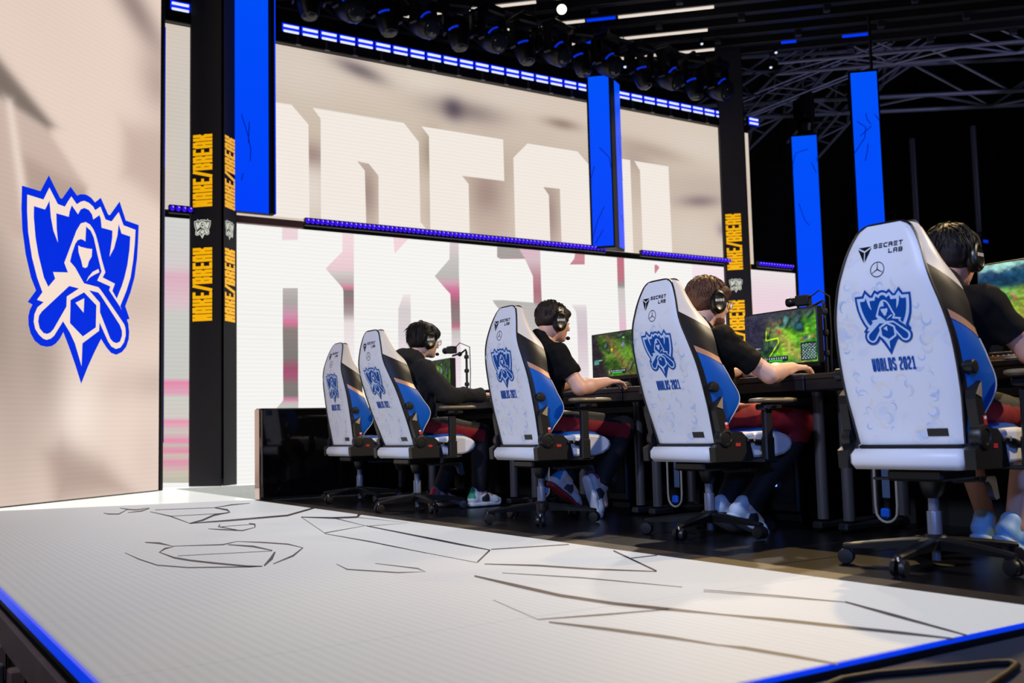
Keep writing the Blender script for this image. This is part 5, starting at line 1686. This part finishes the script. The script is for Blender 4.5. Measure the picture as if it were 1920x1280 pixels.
# ------------------------------------------------------------------ people: implicit surfaces meshed with surface nets
class SDF:
    def __init__(s, h):
        s.h, s.p = h, []

    def cap(s, a, b, ra, rb=None, k=0.03, cut=None, sc=None):
        s.p.append(('c', np.array(a, float), np.array(b, float), ra, ra if rb is None else rb, k, cut, sc))
        return s

    def ell(s, c, r, k=0.03, M=None, neg=False):
        s.p.append(('e', np.array(c, float), np.array(r, float), None if M is None else np.array(M)[:3, :3], neg, k, None, None))
        return s

    def mesh(s, clips=()):
        h = s.h
        lo, hi = np.full(3, 9.), np.full(3, -9.)
        bbs = []
        for p in s.p:
            if p[0] == 'c':
                R = max(p[3], p[4])
                a, b = np.minimum(p[1], p[2]) - R, np.maximum(p[1], p[2]) + R
            else:
                R = p[2].max()
                a, b = p[1] - R, p[1] + R
            m = p[5] + 2 * h
            bbs.append((a - m, b + m))
            if not (p[0] == 'e' and p[4]):
                lo, hi = np.minimum(lo, a - 3 * h), np.maximum(hi, b + 3 * h)
        n = np.ceil((hi - lo) / h).astype(int) + 1
        F = np.full(n, 1.0, np.float32)
        ax = [lo[i] + h * np.arange(n[i]) for i in range(3)]
        for p, (a, b) in zip(s.p, bbs):
            i0 = np.clip(np.floor((a - lo) / h).astype(int), 0, n - 1)
            i1 = np.clip(np.ceil((b - lo) / h).astype(int) + 1, 0, n)
            if (i1 <= i0).any():
                continue
            sl = tuple(slice(i0[k], i1[k]) for k in range(3))
            X = ax[0][sl[0]][:, None, None]
            Y = ax[1][sl[1]][None, :, None]
            Z = ax[2][sl[2]][None, None, :]
            k = p[5]
            if p[0] == 'c':
                A, B = p[1], p[2]
                d = B - A
                L2 = d @ d + 1e-12
                t = np.clip(((X - A[0]) * d[0] + (Y - A[1]) * d[1] + (Z - A[2]) * d[2]) / L2, 0, 1)
                D = np.sqrt((X - A[0] - t * d[0]) ** 2 + (Y - A[1] - t * d[1]) ** 2 + (Z - A[2] - t * d[2]) ** 2) - (p[3] + (p[4] - p[3]) * t)
                if p[6] is not None:
                    q, nn = p[6]
                    D = np.maximum(D, (X - q[0]) * nn[0] + (Y - q[1]) * nn[1] + (Z - q[2]) * nn[2])
                neg = False
            else:
                q = [X - p[1][0], Y - p[1][1], Z - p[1][2]]
                r = p[2]
                if p[3] is not None:
                    M = p[3].T
                    q = [M[i, 0] * q[0] + M[i, 1] * q[1] + M[i, 2] * q[2] for i in range(3)]
                k0 = np.sqrt((q[0] / r[0]) ** 2 + (q[1] / r[1]) ** 2 + (q[2] / r[2]) ** 2)
                k1 = np.sqrt((q[0] / r[0] ** 2) ** 2 + (q[1] / r[1] ** 2) ** 2 + (q[2] / r[2] ** 2) ** 2) + 1e-9
                D = k0 * (k0 - 1) / k1
                neg = p[4]
            f = F[sl]
            if neg:
                D = -D
                hh = np.clip(.5 - .5 * (D - f) / k, 0, 1)
                F[sl] = D * (1 - hh) + f * hh + k * hh * (1 - hh)
            else:
                hh = np.clip(.5 + .5 * (D - f) / k, 0, 1)
                F[sl] = D * (1 - hh) + f * hh - k * hh * (1 - hh)
        for q, nn in clips:
            F = np.maximum(F, ((ax[0] - q[0]) * nn[0])[:, None, None] + ((ax[1] - q[1]) * nn[1])[None, :, None] + ((ax[2] - q[2]) * nn[2])[None, None, :])
        S_ = F < 0
        c = [S_[i:n[0] - 1 + i, j:n[1] - 1 + j, k:n[2] - 1 + k] for i in (0, 1) for j in (0, 1) for k in (0, 1)]
        al = c[0].copy()
        an = c[0].copy()
        for q in c[1:]:
            al &= q
            an |= q
        act = np.argwhere(an & ~al)
        idx = np.full(n - 1, -1, np.int64)
        idx[act[:, 0], act[:, 1], act[:, 2]] = np.arange(len(act))
        vs, cn = np.zeros((len(act), 3)), np.zeros(len(act))
        off = [(i, j, k) for i in (0, 1) for j in (0, 1) for k in (0, 1)]
        val = [F[act[:, 0] + o[0], act[:, 1] + o[1], act[:, 2] + o[2]] for o in off]
        for ia, oa in enumerate(off):
            for ib, ob in enumerate(off):
                if ib > ia and sum(abs(oa[q] - ob[q]) for q in range(3)) == 1:
                    va, vb = val[ia], val[ib]
                    m = (va < 0) != (vb < 0)
                    t = np.where(m, va / np.where(m, va - vb, 1), 0)
                    P = np.array(oa)[None] + t[:, None] * (np.array(ob) - np.array(oa))[None]
                    vs += P * m[:, None]
                    cn += m
        vs = (act + vs / cn[:, None]) * h + lo
        faces = []
        for a in range(3):
            b, e = (a + 1) % 3, (a + 2) % 3
            sl0, sl1 = [slice(None)] * 3, [slice(None)] * 3
            sl0[a], sl1[a] = slice(0, -1), slice(1, None)
            A, B = S_[tuple(sl0)], S_[tuple(sl1)]
            E = np.argwhere(A != B)
            E = E[(E[:, b] > 0) & (E[:, e] > 0) & (E[:, b] < n[b] - 1) & (E[:, e] < n[e] - 1)]
            q = []
            for db, de in ((-1, -1), (0, -1), (0, 0), (-1, 0)):
                G = E.copy()
                G[:, b] += db
                G[:, e] += de
                q.append(idx[G[:, 0], G[:, 1], G[:, 2]])
            q = np.stack(q, 1)
            ins = A[E[:, 0], E[:, 1], E[:, 2]]
            q[~ins] = q[~ins][:, ::-1]
            faces.append(q)
        return vs, np.concatenate(faces)

    def build(s, name, material, parent, clips=(), col=None, wrinkle=0.0, wf=22.0, smooth_it=2, seed=0):
        vs, fs = s.mesh(clips)
        e = np.concatenate([fs[:, [0, 1]], fs[:, [1, 2]], fs[:, [2, 3]], fs[:, [3, 0]]])
        for _ in range(smooth_it):
            acc, cnt = np.zeros_like(vs), np.zeros(len(vs))
            np.add.at(acc, e[:, 0], vs[e[:, 1]])
            np.add.at(cnt, e[:, 0], 1)
            np.add.at(acc, e[:, 1], vs[e[:, 0]])
            np.add.at(cnt, e[:, 1], 1)
            vs = vs * .5 + .5 * acc / np.maximum(cnt, 1)[:, None]
        me = bpy.data.meshes.new(name)
        me.vertices.add(len(vs))
        me.vertices.foreach_set('co', vs.astype(np.float32).ravel())
        me.loops.add(len(fs) * 4)
        me.loops.foreach_set('vertex_index', fs.astype(np.int32).ravel())
        me.polygons.add(len(fs))
        me.polygons.foreach_set('loop_start', np.arange(0, len(fs) * 4, 4, dtype=np.int32))
        me.update(calc_edges=True)
        me.validate()
        if wrinkle > 0:
            nr = np.zeros(len(vs) * 3, np.float32)
            me.vertices.foreach_get('normal', nr)
            nr = nr.reshape(-1, 3)
            r = np.random.default_rng(seed)
            w = np.zeros(len(vs))
            for q in range(6):
                d = r.normal(size=3)
                d /= np.linalg.norm(d)
                d2 = r.normal(size=3)
                ph = (vs @ d) * wf * r.uniform(.7, 2.0) + 1.6 * np.sin(vs @ d2 * 9 + q) + r.uniform(0, 6)
                w += np.sin(ph) ** 3
            vs2 = vs + nr * (w * wrinkle / 3)[:, None]
            me.vertices.foreach_set('co', vs2.astype(np.float32).ravel())
        if col is not None:
            C = np.ones((len(vs), 4), np.float32)
            C[:, :3] = col(vs)
            at = me.color_attributes.new('Col', 'FLOAT_COLOR', 'POINT')
            at.data.foreach_set('color', C.ravel())
        me.shade_smooth()
        me.materials.append(material)
        me.update()
        o = bpy.data.objects.new(name, me)
        COL.objects.link(o)
        o.parent = parent
        return o


V = lambda *a: np.array(a, float)


def unit(v):
    return v / np.linalg.norm(v)


def hand(s, W, f, up, thumb, curl=1.0):
    """palm and five bent fingers; f fingers' direction, up back of the hand, thumb = +-1 side"""
    f = unit(f)
    up = unit(up - f * (up @ f))
    sd = np.cross(up, f) * thumb          # towards the thumb
    off = (.028, .009, -.010, -.027)
    ln = ((.040, .026, .020), (.044, .029, .022), (.041, .027, .021), (.032, .021, .018))
    for o, (l1, l2, l3) in zip(off, ln):
        K = W + f * (.083 - abs(o) * .25) + sd * o + up * .004
        s.cap(W + sd * o * .55, K, .016, .0125, .012)
        a = .18 * curl
        p1 = K + (f * math.cos(a) - up * math.sin(a) + sd * o * 1.2) * l1
        a = .75 * curl
        p2 = p1 + (f * math.cos(a) - up * math.sin(a)) * l2
        a = 1.05 * curl
        p3 = p2 + (f * math.cos(a) - up * math.sin(a)) * l3
        s.cap(K, p1, .0098, .0088, .004)
        s.cap(p1, p2, .0088, .008, .004)
        s.cap(p2, p3, .008, .0068, .004)
    T0 = W + f * .022 + sd * .024 - up * .004
    T1 = T0 + f * .028 + sd * .022 - up * .008
    T2 = T1 + f * .030 + sd * .006 - up * .010
    s.cap(W + sd * .008, T0, .015, .014, .012)
    s.cap(T0, T1, .0135, .011, .008)
    s.cap(T1, T2, .011, .0085, .005)


def head_M(yaw, pitch, rollh=0.0):
    return np.array((Matrix.Rotation(rad(yaw), 3, 'Z') @ Matrix.Rotation(rad(pitch), 3, 'Y') @ Matrix.Rotation(rad(rollh), 3, 'X')))


M_SKINS = {}


def skin(rgb):
    k = 'skin_%d' % rgb[0]
    m = mat(k, rgb, 0.5, noise=0.06, nscale=30, bump=0.05, bscale=300)
    b = m.node_tree.nodes['Principled BSDF']
    b.inputs['Subsurface Weight'].default_value = 0.12
    b.inputs['Subsurface Radius'].default_value = (0.01, 0.004, 0.002)
    return m


M_CLOTH = mat('black_cotton', (15, 14, 14), 0.9, noise=0.2, nscale=200, bump=0.25, bscale=700, spec=0.2)
M_HOOD = mat('black_fleece', (26, 24, 23), 0.95, noise=0.2, nscale=160, bump=0.5, bscale=420)
M_TROUSER = mat('track_trousers', (20, 20, 24), 0.75, attr=True, bump=0.2, bscale=600)
M_HSET = mat('headset_plastic', (12, 12, 13), 0.32)
M_HPAD = mat('headset_cushion', (8, 8, 9), 0.7)
M_WHITEINK = mat('white_ink', (215, 215, 215), 0.5)
M_SHOEATTR = mat('trainer_fabric', (220, 220, 220), 0.55, attr=True, bump=0.1, bscale=500)


def headset(label, root, Hc, M, mic):
    t = thing('headset', label, 'headset', root.location)
    t.rotation_euler = root.rotation_euler
    T = Matrix.Translation(Hc) @ Matrix(M.tolist()).to_4x4()
    rows = []
    for i in range(25):
        a = math.pi * i / 24
        c, s_ = math.cos(a), math.sin(a)
        y, z = .090 * c, -.005 + .128 * s_
        if s_ < .35:
            y = math.copysign(.090 + .004 * (1 - s_ / .35), c)
        nx, nz = c, s_
        th = .009 if s_ > .5 else .005
        w = .021
        rows.append([T @ Vector((.004 + dx, y + nx * e, z + nz * e)) for dx, e in ((-w, 0), (-w * .8, th), (w * .8, th), (w, 0), (w * .8, -th * .6), (-w * .8, -th * .6))])
    b = MB().grid(rows, closed=True)
    b.f += [tuple(range(6))[::-1], tuple(range(24 * 6, 25 * 6))]
    b.build('headband', M_HSET, t)
    for sg in (-1, 1):
        mt = T @ Matrix.Translation((.002, sg * .073, -.012)) @ Matrix.Rotation(rad(6 * sg), 4, 'X') @ Matrix.Rotation(rad(-90 * sg), 4, 'X') @ Matrix.Diagonal((.92, 1.28, 1, 1))
        cup = MB().lathe([(.046, .010), (.049, .014), (.049, .026), (.044, .035), (.036, .038), (.034, .0365), (.01, .038)], 28, mt).build('ear_cup', M_HSET, t)
        MB().lathe([(.040, -.006), (.047, -.004), (.048, .004), (.046, .011)], 28, mt).build('ear_cushion', M_HPAD, cup)
        b = MB()
        o0 = T @ Vector((.030 * -sg * -1 if False else (-.026 if sg < 0 else .026), sg * .1125, -.016))
        R = (T.to_3x3() @ Vector((-sg * 1.0, 0, .22))).normalized() if sg > 0 else (T.to_3x3() @ Vector((1.0, 0, .22))).normalized()
        U = (T.to_3x3() @ Vector((-.22 * (1 if sg < 0 else -1), 0, 1))).normalized()
        lettering(b, 'BOSe', o0, R, U, .013, .0115, .0034, .0022)
        b.build('white_lettering', M_WHITEINK, cup, smooth=False)
        MB().ball(T @ Vector((.012, sg * .111, -.038)), .002, 8, 6).build('small_light', M_WHITEINK, cup)
    if mic:
        P = [T @ Vector(p) for p in ((.0, .105, -.03), (.05, .095, -.065), (.10, .06, -.085), (.128, .018, -.080))]
        mb = MB().tube(P, .0035, 8).build('mic_boom', M_HSET, t)
        MB().ball(P[-1], (.014, .014, .012), 12, 8).build('mic_foam', M_HPAD, mb)
    return t


def shoe(parent, ankle, toe, pal, tilt_up=(0, 0, 1), scale=1.0):
    """trainer from the ankle to the toe; pal = (upper, heel, sole, patch)"""
    A, Tt = np.array(ankle, float), np.array(toe, float)
    f = unit(Tt - A)
    up = V(*tilt_up)
    up = unit(up - f * (up @ f))
    sd = np.cross(up, f)
    M = np.stack([f, sd, up], 1)
    s = SDF(.006)
    P = lambda x, y, z: A + M @ V(x, y, z)
    s.cap(P(-.055, 0, -.045), P(.03, 0, -.04), .036, .040, .02)
    s.cap(P(.03, 0, -.042), P(.125, 0.0, -.056), .040, .034, .02)
    s.cap(P(.125, .004, -.058), P(.165, .004, -.062), .034, .026, .02)
    s.cap(P(-.045, 0, -.03), P(-.03, 0, .012), .038, .040, .02)
    s.cap(P(.03, 0, -.02), P(.02, 0, .015), .036, .034, .02)
    up_c, heel, sole_c, patch = [np.array(L3(*c)) for c in pal]
    def col(vs):
        q = (vs - A) @ M
        c = np.tile(up_c, (len(vs), 1))
        c[(q[:, 0] < -.052) & (q[:, 2] > -.035)] = heel
        c[(np.abs(q[:, 0] - .035) < .034) & (q[:, 2] < -.012 + .5 * (q[:, 0] - .035)) & (q[:, 2] > -.062) & (np.abs(q[:, 1]) > .016)] = patch
        c[(np.abs(q[:, 0] - .085) < .05) & (np.abs(q[:, 1]) < .012) & (q[:, 2] > -.05)] = up_c * .75
        return c
    o = s.build('shoe', M_SHOEATTR, parent, clips=[(P(0, 0, -.080), -up)], col=col)
    s = SDF(.006)
    s.cap(P(-.055, 0, -.076), P(.04, 0, -.078), .040, .041, .01)
    s.cap(P(.04, 0, -.078), P(.155, .004, -.076), .041, .031, .01)
    s.build('sole', mat('sole_%d_%d' % (pal[2][0], pal[2][2]), pal[2], 0.6), o, clips=[(P(0, 0, -.095), -up), (P(0, 0, -.068), up)], smooth_it=1)
    b = MB()
    for k in range(4):
        b.tube([P(.045 + k * .02, -.020, -.012 - k * .011), P(.052 + k * .02, 0, -.002 - k * .012), P(.045 + k * .02, .020, -.012 - k * .011)], .003, 6)
    b.build('laces', M_WHITEINK, o)
    return o


def person(label, az, base, P):
    root = thing('person', label, 'person', (base[0], base[1], 0), rad(90 - az))
    Hc = V(*P['head'])
    M = head_M(*P['turn'])
    hp = lambda x, y, z: Hc + M @ V(x, y, z)
    sk = skin(P['skin'])
    nb = V(*P['neck'])
    s = SDF(.006)
    # head with face
    s.ell(hp(-.012, 0, .028), (.098, .077, .088), .02, M)
    s.ell(hp(.035, 0, -.03), (.062, .062, .080), .03, M)
    s.ell(hp(.030, 0, -.066), (.060, .054, .050), .025, M)
    s.cap(hp(.078, -.012, -.098), hp(.078, .012, -.098), .018, None, .02)
    s.cap(hp(.078, -.032, .022), hp(.078, .032, .022), .014, None, .015)
    s.cap(hp(.094, 0, .008), hp(.113, 0, -.030), .008, .012, .010)
    s.cap(hp(.100, -.012, -.034), hp(.100, .012, -.034), .008, None, .008)
    s.cap(hp(.090, -.016, -.060), hp(.090, .016, -.060), .0075, None, .006)
    s.cap(hp(.089, -.014, -.071), hp(.089, .014, -.071), .0075, None, .006)
    for y in (-.033, .033):
        s.ell(hp(.098, y, -.001), (.013, .017, .011), .010, M, True)
        s.ell(hp(-.006, y * 2.36, -.012), (.022, .010, .034), .008, M)
        s.ell(hp(.068, y * 1.1, -.03), (.022, .020, .020), .02, M)
    s.cap(hp(-.028, 0, -.06), nb, .056, .060, .03)
    # core torso, arms with hands, legs
    pel, ch = V(*P['pelvis']), V(*P['chest'])
    s.cap(nb, ch, .066, .10, .03)
    s.cap(ch, pel, .10, .10, .03)
    for sg, arm in ((-1, P['rarm']), (1, P['larm'])):
        S0, E, W = (V(*q) for q in arm[:3])
        s.cap(nb - V(0, 0, .03), S0, .05, .05, .03)
        s.cap(S0, E, .050, .043, .02)
        m = E + (W - E) * .3
        s.cap(E, m, .043, .045, .02)
        s.cap(m, W, .045, .029, .02)
        hand(s, W, V(*arm[3]), V(0, 0, 1), 1 if sg < 0 else -1, arm[4])
    for leg in P['legs']:
        Hj, K, A = (V(*q) for q in leg[:3])
        s.cap(Hj, K, .072, .050, .03)
        m = K + (A - K) * .3
        s.cap(K, m, .050, .052, .02)
        s.cap(m, A, .052, .036, .02)
        s.cap(A, A + unit(V(*leg[3]) - A) * .09 - V(0, 0, .03), .034, .026, .02)
    s.build('body', sk, root, smooth_it=1)
    for y in (-.033, .033):
        e = MB().ball(hp(.084, y, -.001), .0118, 12, 8).build('eye', mat('eye_white', (235, 232, 228), 0.2), root)
        MB().ball(hp(.0935, y, -.001), .0052, 10, 6).build('iris', mat('dark_iris', (40, 26, 20), 0.2), e)
    # shirt
    s = SDF(.007)
    t1 = P.get('tw', .112)
    for y in (-.065, .065):
        s.cap(pel + V(-.005, y, .0), ch + V(0, y * 1.15, -.02), t1, t1 * 1.02, .05)
    s.cap(ch + V(-.005, -.10, .03), ch + V(-.005, .10, .03), .100, None, .05)
    s.cap(nb + V(-.002, 0, .03), ch, .080, .112, .03)
    for sg, arm in ((-1, P['rarm']), (1, P['larm'])):
        S0, E, W = (V(*q) for q in arm[:3])
        s.cap(nb - V(.006, 0, .035), S0, .056, .062, .04)
        if P['top'] == 'tee':
            d = unit(E - S0)
            q = S0 + (E - S0) * .66
            s.cap(S0, S0 + (E - S0) * .74, .067, .064, .045, (q, d))
        else:
            s.cap(S0, E, .068, .062, .045)
            s.cap(E, W, .062, .046, .035)
            s.cap(W - (W - E) * .10, W - (W - E) * .02, .045, .042, .01)
    nd = unit(hp(0, 0, -.06) - nb)
    clips = [(pel - V(0, 0, .10), V(0, 0, -1))]
    if P['top'] == 'tee':
        clips.append((nb + nd * .026, unit(nd + V(.22, 0, .0))))
    else:
        s.ell(nb + V(-.080, 0, .015), (.078, .135, .068), .035)
        s.cap(nb + V(-.02, -.085, .0), nb + V(.05, -.05, -.03), .030, .024, .03)
        s.cap(nb + V(-.02, .085, .0), nb + V(.05, .05, -.03), .030, .024, .03)
        s.ell(nb + V(.012, 0, .055), (.058, .062, .07), .02, None, True)
    s.build('hoodie' if P['top'] != 'tee' else 't_shirt', M_HOOD if P['top'] != 'tee' else M_CLOTH, root, clips=clips, wrinkle=.010 if P['top'] == 'tee' else .012, wf=24, seed=P['seed'])
    # trousers
    s = SDF(.008)
    s.cap(pel + V(0, -.085, -.03), pel + V(0, .085, -.03), .112, None, .04)
    legs = []
    for leg in P['legs']:
        Hj, K, A = (V(*q) for q in leg[:3])
        legs.append((Hj, K, A))
        s.cap(Hj, K, .088, .068, .04)
        E = A if not P.get('shorts') else K + (A - K) * .22
        s.cap(K, E, .068, .054 if not P.get('shorts') else .075, .03, (E - unit(A - K) * .012, unit(A - K)))
    red = np.array(L3(140, 14, 26))
    dk = np.array(L3(14, 14, 18))
    z0 = P.get('red', (-.02, .022))
    def col(vs):
        c = np.tile(dk, (len(vs), 1))
        for Hj, K, A in legs:
            d = K - Hj
            L = np.linalg.norm(d)
            d = d / L
            t = (vs - Hj) @ d
            rel = vs - Hj - t[:, None] * d
            outer = np.sign(Hj[1]) * rel[:, 1]
            m = (t > -.12) & (t < L * 1.0) & (outer > .028) & (rel[:, 2] > z0[0] - .04) & (rel[:, 2] < z0[1])
            c[m] = red
        return c
    s.build('trousers', M_TROUSER, root, clips=[(pel + V(0, 0, .035), V(0, 0, 1))], col=col, wrinkle=.004, wf=20, seed=P['seed'] + 3)
    for leg in P['legs']:
        shoe(root, leg[2], leg[3], leg[4], leg[5] if len(leg) > 5 else (0, 0, 1))
    # hair
    hs = P['hair']
    s = SDF(.0055)
    g = hs['grow']
    s.ell(hp(-.014, 0, .034), (.100 + g, .079 + g, .088 + g), .015, M)
    s.ell(hp(-.048, 0, -.012 - hs['nape'] * .3), (.056 + g, .066 + g, .060 + hs['nape']), .02, M)
    if hs['fringe'] > 0:
        s.ell(hp(.058, 0, .058), (.046 + g, .066 + g, .030 + hs['fringe']), .02, M)
        for y in (-.058, .058):
            s.ell(hp(.035, y, .02), (.04, .020, .035 + hs['fringe']), .015, M)
    s.ell(hp(.110, 0, -.050), (.075, .10, .075 + hs.get('face', 0)), .012, M, True)
    rg = np.random.default_rng(P['seed'])
    hair = s.build('hair', P['hairmat'], root, wrinkle=hs['rough'], wf=90, smooth_it=1, seed=P['seed'])
    b = MB()
    for i in range(hs['locks']):
        u = rg.normal(size=3)
        u /= np.linalg.norm(u)
        if u[2] < -.15 or (u[0] > .45 and u[2] < .45):
            continue
        r = V(.100 + g, .079 + g, .088 + g)
        p = V(-.014, 0, .034) + u * r * .985
        fl = V(-.25 if u[0] < .1 else .35, u[1] * 1.3, -.9 + .9 * max(0, u[2])) + rg.normal(size=3) * hs['mess']
        n = unit(u / r)
        fl = unit(fl - n * (fl @ n) + n * hs['lift'])
        Ln = hs['len'] * rg.uniform(.6, 1.2)
        pts = [p - n * .003, p + fl * Ln * .35 + n * .004, p + fl * Ln * .7 + n * .002, p + fl * Ln - n * .006 + n * hs['lift'] * .02]
        b.tube([tuple(hp(*q)) for q in pts], .004, 5, True, [.0026, .003, .0022, .0006])
    b.build('hair_locks', P['hairmat'], hair)
    if P.get('beard'):
        s = SDF(.0055)
        s.ell(hp(.032, 0, -.072), (.0625, .058, .050), .02, M)
        s.cap(hp(.078, -.012, -.098), hp(.078, .012, -.098), .020, None, .02)
        s.ell(hp(.06, 0, .03), (.16, .2, .086), .01, M, True)
        s.build('beard', mat('stubble', (126, 84, 66), 0.8, bump=0.6, bscale=600), root, wrinkle=.0015, wf=200)
    headset(P['hlabel'], root, Vector(Hc.tolist()), M, P.get('mic'))
    if P.get('glasses'):
        t = thing('glasses', P['glasses'], 'glasses', root.location, root.rotation_euler[2])
        for y in (-.034, .034):
            b = MB()
            b.tube([tuple(hp(.112 - .1 * (math.cos(a) * .024) ** 2, y + math.cos(a) * .025, -.004 + math.sin(a) * .021)) for a in np.linspace(0, 2 * math.pi, 25)], .0016, 6, False)
            b.build('rim', M_STEEL, t)
            ln = MB().lathe([(.001, 0), (.0235, .0004)], 20, Matrix([[*(M @ V(0, 0, 1)), 0][0:0] or [0, 0, 0, 0]] * 4) if False else (Matrix.Translation(hp(.112, y, -.004)) @ Matrix(M.tolist()).to_4x4() @ Matrix.Rotation(rad(90), 4, 'Y') @ Matrix.Diagonal((.88, 1, 1, 1))))
            gm = mat('clear_lens', (240, 245, 250), 0.02)
            gm.node_tree.nodes['Principled BSDF'].inputs['Transmission Weight'].default_value = 0.95
            ln.build('lens', gm, t)
            sg = math.copysign(1, y)
            MB().tube([tuple(hp(.110, y + sg * .025, .0)), tuple(hp(.07, sg * .070, .004)), tuple(hp(.0, sg * .079, .006))], .0016, 6).build('temple', M_STEEL, t)
        MB().tube([tuple(hp(.113, -.010, .0)), tuple(hp(.117, 0, .003)), tuple(hp(.113, .010, .0))], .0016, 6).build('bridge', M_STEEL, t)
    return root


def hairmat(name, rgb):
    m = mat(name, rgb, 0.62, noise=0.4, nscale=160, spec=0.3)
    m.node_tree.nodes['Principled BSDF'].inputs['Anisotropic'].default_value = 0.3
    return m


WHITE_SHOE = ((225, 228, 230), (40, 150, 110), (222, 222, 220), (48, 44, 44))
GREY_SHOE = ((150, 120, 120), (230, 40, 70), (190, 170, 170), (90, 80, 84))
RED_SHOE = ((196, 200, 206), (50, 130, 200), (150, 40, 44), (60, 56, 62))
PINK_SHOE = ((200, 204, 210), (190, 60, 110), (226, 228, 232), (52, 50, 56))
BLACKW_SHOE = ((190, 205, 220), (200, 215, 230), (205, 215, 225), (26, 28, 34))
BLUE_SHOE = ((150, 200, 232), (170, 210, 235), (190, 215, 235), (120, 180, 220))

person('person in a black hoodie with black bowl cut hair, seated second from the far end', 87, (3.371, 6.513), dict(
    head=(.075, 0, 1.205), turn=(-4, 8), neck=(-.01, 0, 1.055), chest=(-.035, 0, .86), pelvis=(-.01, 0, .615), skin=(232, 186, 164), top='hoodie', seed=11, tw=.126,
    rarm=((-.045, -.20, .985), (.085, -.285, .79), (.375, -.25, .80), (1, .06, .0), .85), larm=((-.045, .195, .985), (.08, .27, .79), (.43, .19, .82), (1, -.1, -.05), .9),
    legs=[((.02, -.095, .60), (.46, -.13, .53), (.45, -.11, .10), (.65, -.12, .10), WHITE_SHOE), ((.02, .095, .60), (.46, .14, .53), (.26, .13, .10), (.46, .15, .10), GREY_SHOE)],
    hair=dict(grow=.014, nape=.012, fringe=.016, rough=.0016, locks=480, len=.08, mess=.10, lift=.0), hairmat=hairmat('black_hair', (22, 18, 17)),
    hlabel='black headset with boom microphone worn by the player in the hoodie', mic=True, glasses='thin rimmed glasses worn by the player in the hoodie'))
person('person with short dark brown hair in a black t-shirt, seated in the middle chair', 91, (3.482, 5.116), dict(
    head=(.115, 0, 1.205), turn=(-6, 10), neck=(.035, 0, 1.06), chest=(.0, 0, .86), pelvis=(.0, 0, .615), skin=(228, 176, 150), top='tee', seed=23, tw=.105,
    rarm=((.01, -.19, .985), (.105, -.275, .785), (.335, -.235, .822), (1, .12, -.03), .85), larm=((.01, .19, .985), (.11, .27, .79), (.38, .16, .825), (1, -.15, -.03), .9),
    legs=[((.02, -.095, .60), (.52, -.15, .545), (.36, -.10, .20), (.42, -.10, .02), PINK_SHOE, (.9, 0, .3)), ((.02, .095, .60), (.50, .12, .545), (.17, .0, .24), (.34, .0, .12), RED_SHOE, (.5, 0, .9))],
    hair=dict(grow=.006, nape=-.012, fringe=.004, rough=.0014, locks=480, len=.026, mess=.35, lift=.02), hairmat=hairmat('dark_brown_hair', (40, 29, 24)),
    hlabel='black headset with boom microphone worn by the short haired player', mic=True))
person('person with glasses, stubble and messy brown hair in a black t-shirt, second from the right', 91, (3.646, 3.855), dict(
    head=(.045, 0, 1.180), turn=(-10, 8), neck=(-.03, 0, 1.035), chest=(-.045, 0, .845), pelvis=(-.01, 0, .615), skin=(232, 180, 158), top='tee', seed=37, tw=.122,
    rarm=((-.06, -.205, .955), (.145, -.305, .79), (.415, -.205, .832), (1, .1, -.03), .8), larm=((-.06, .205, .955), (.13, .29, .80), (.42, .17, .83), (1, -.1, -.03), .9),
    legs=[((.02, -.10, .60), (.52, -.17, .545), (.155, -.10, .13), (.30, -.11, .05), BLACKW_SHOE, (.35, 0, .95)), ((.02, .10, .60), (.50, .15, .545), (.13, .03, .13), (.28, .02, .05), BLACKW_SHOE, (.35, 0, .95))],
    hair=dict(grow=.013, nape=.004, fringe=.006, rough=.0026, locks=620, len=.042, mess=.25, lift=.0), hairmat=hairmat('brown_hair', (84, 56, 42)), beard=True, red=(-.06, .10),
    hlabel='black headset worn by the player with glasses and messy brown hair', glasses='round thin rimmed glasses worn by the player with messy brown hair'))
person('person with black hair in a black t-shirt, half hidden by the nearest chair', 83, (3.436, 2.427), dict(
    head=(.265, 0, 1.195), turn=(2, 12), neck=(.17, 0, 1.055), chest=(.09, 0, .86), pelvis=(.0, 0, .615), skin=(222, 166, 140), top='tee', seed=51, tw=.112,
    rarm=((.105, -.20, .975), (.21, -.30, .79), (.50, -.24, .83), (1, .05, -.03), .85), larm=((.105, .20, .975), (.22, .28, .80), (.52, .17, .83), (1, -.1, -.03), .9),
    legs=[((.02, -.10, .60), (.50, -.16, .545), (.43, -.10, .12), (.58, -.12, .05), BLUE_SHOE), ((.02, .10, .60), (.52, .15, .545), (.62, .10, .12), (.80, .10, .08), BLUE_SHOE)], shorts=True,
    hair=dict(grow=.013, nape=.010, fringe=.010, rough=.002, locks=520, len=.06, mess=.2, lift=.0), hairmat=hairmat('black_hair', (22, 18, 17)),
    hlabel='black headset worn by the player half hidden by the nearest chair'))
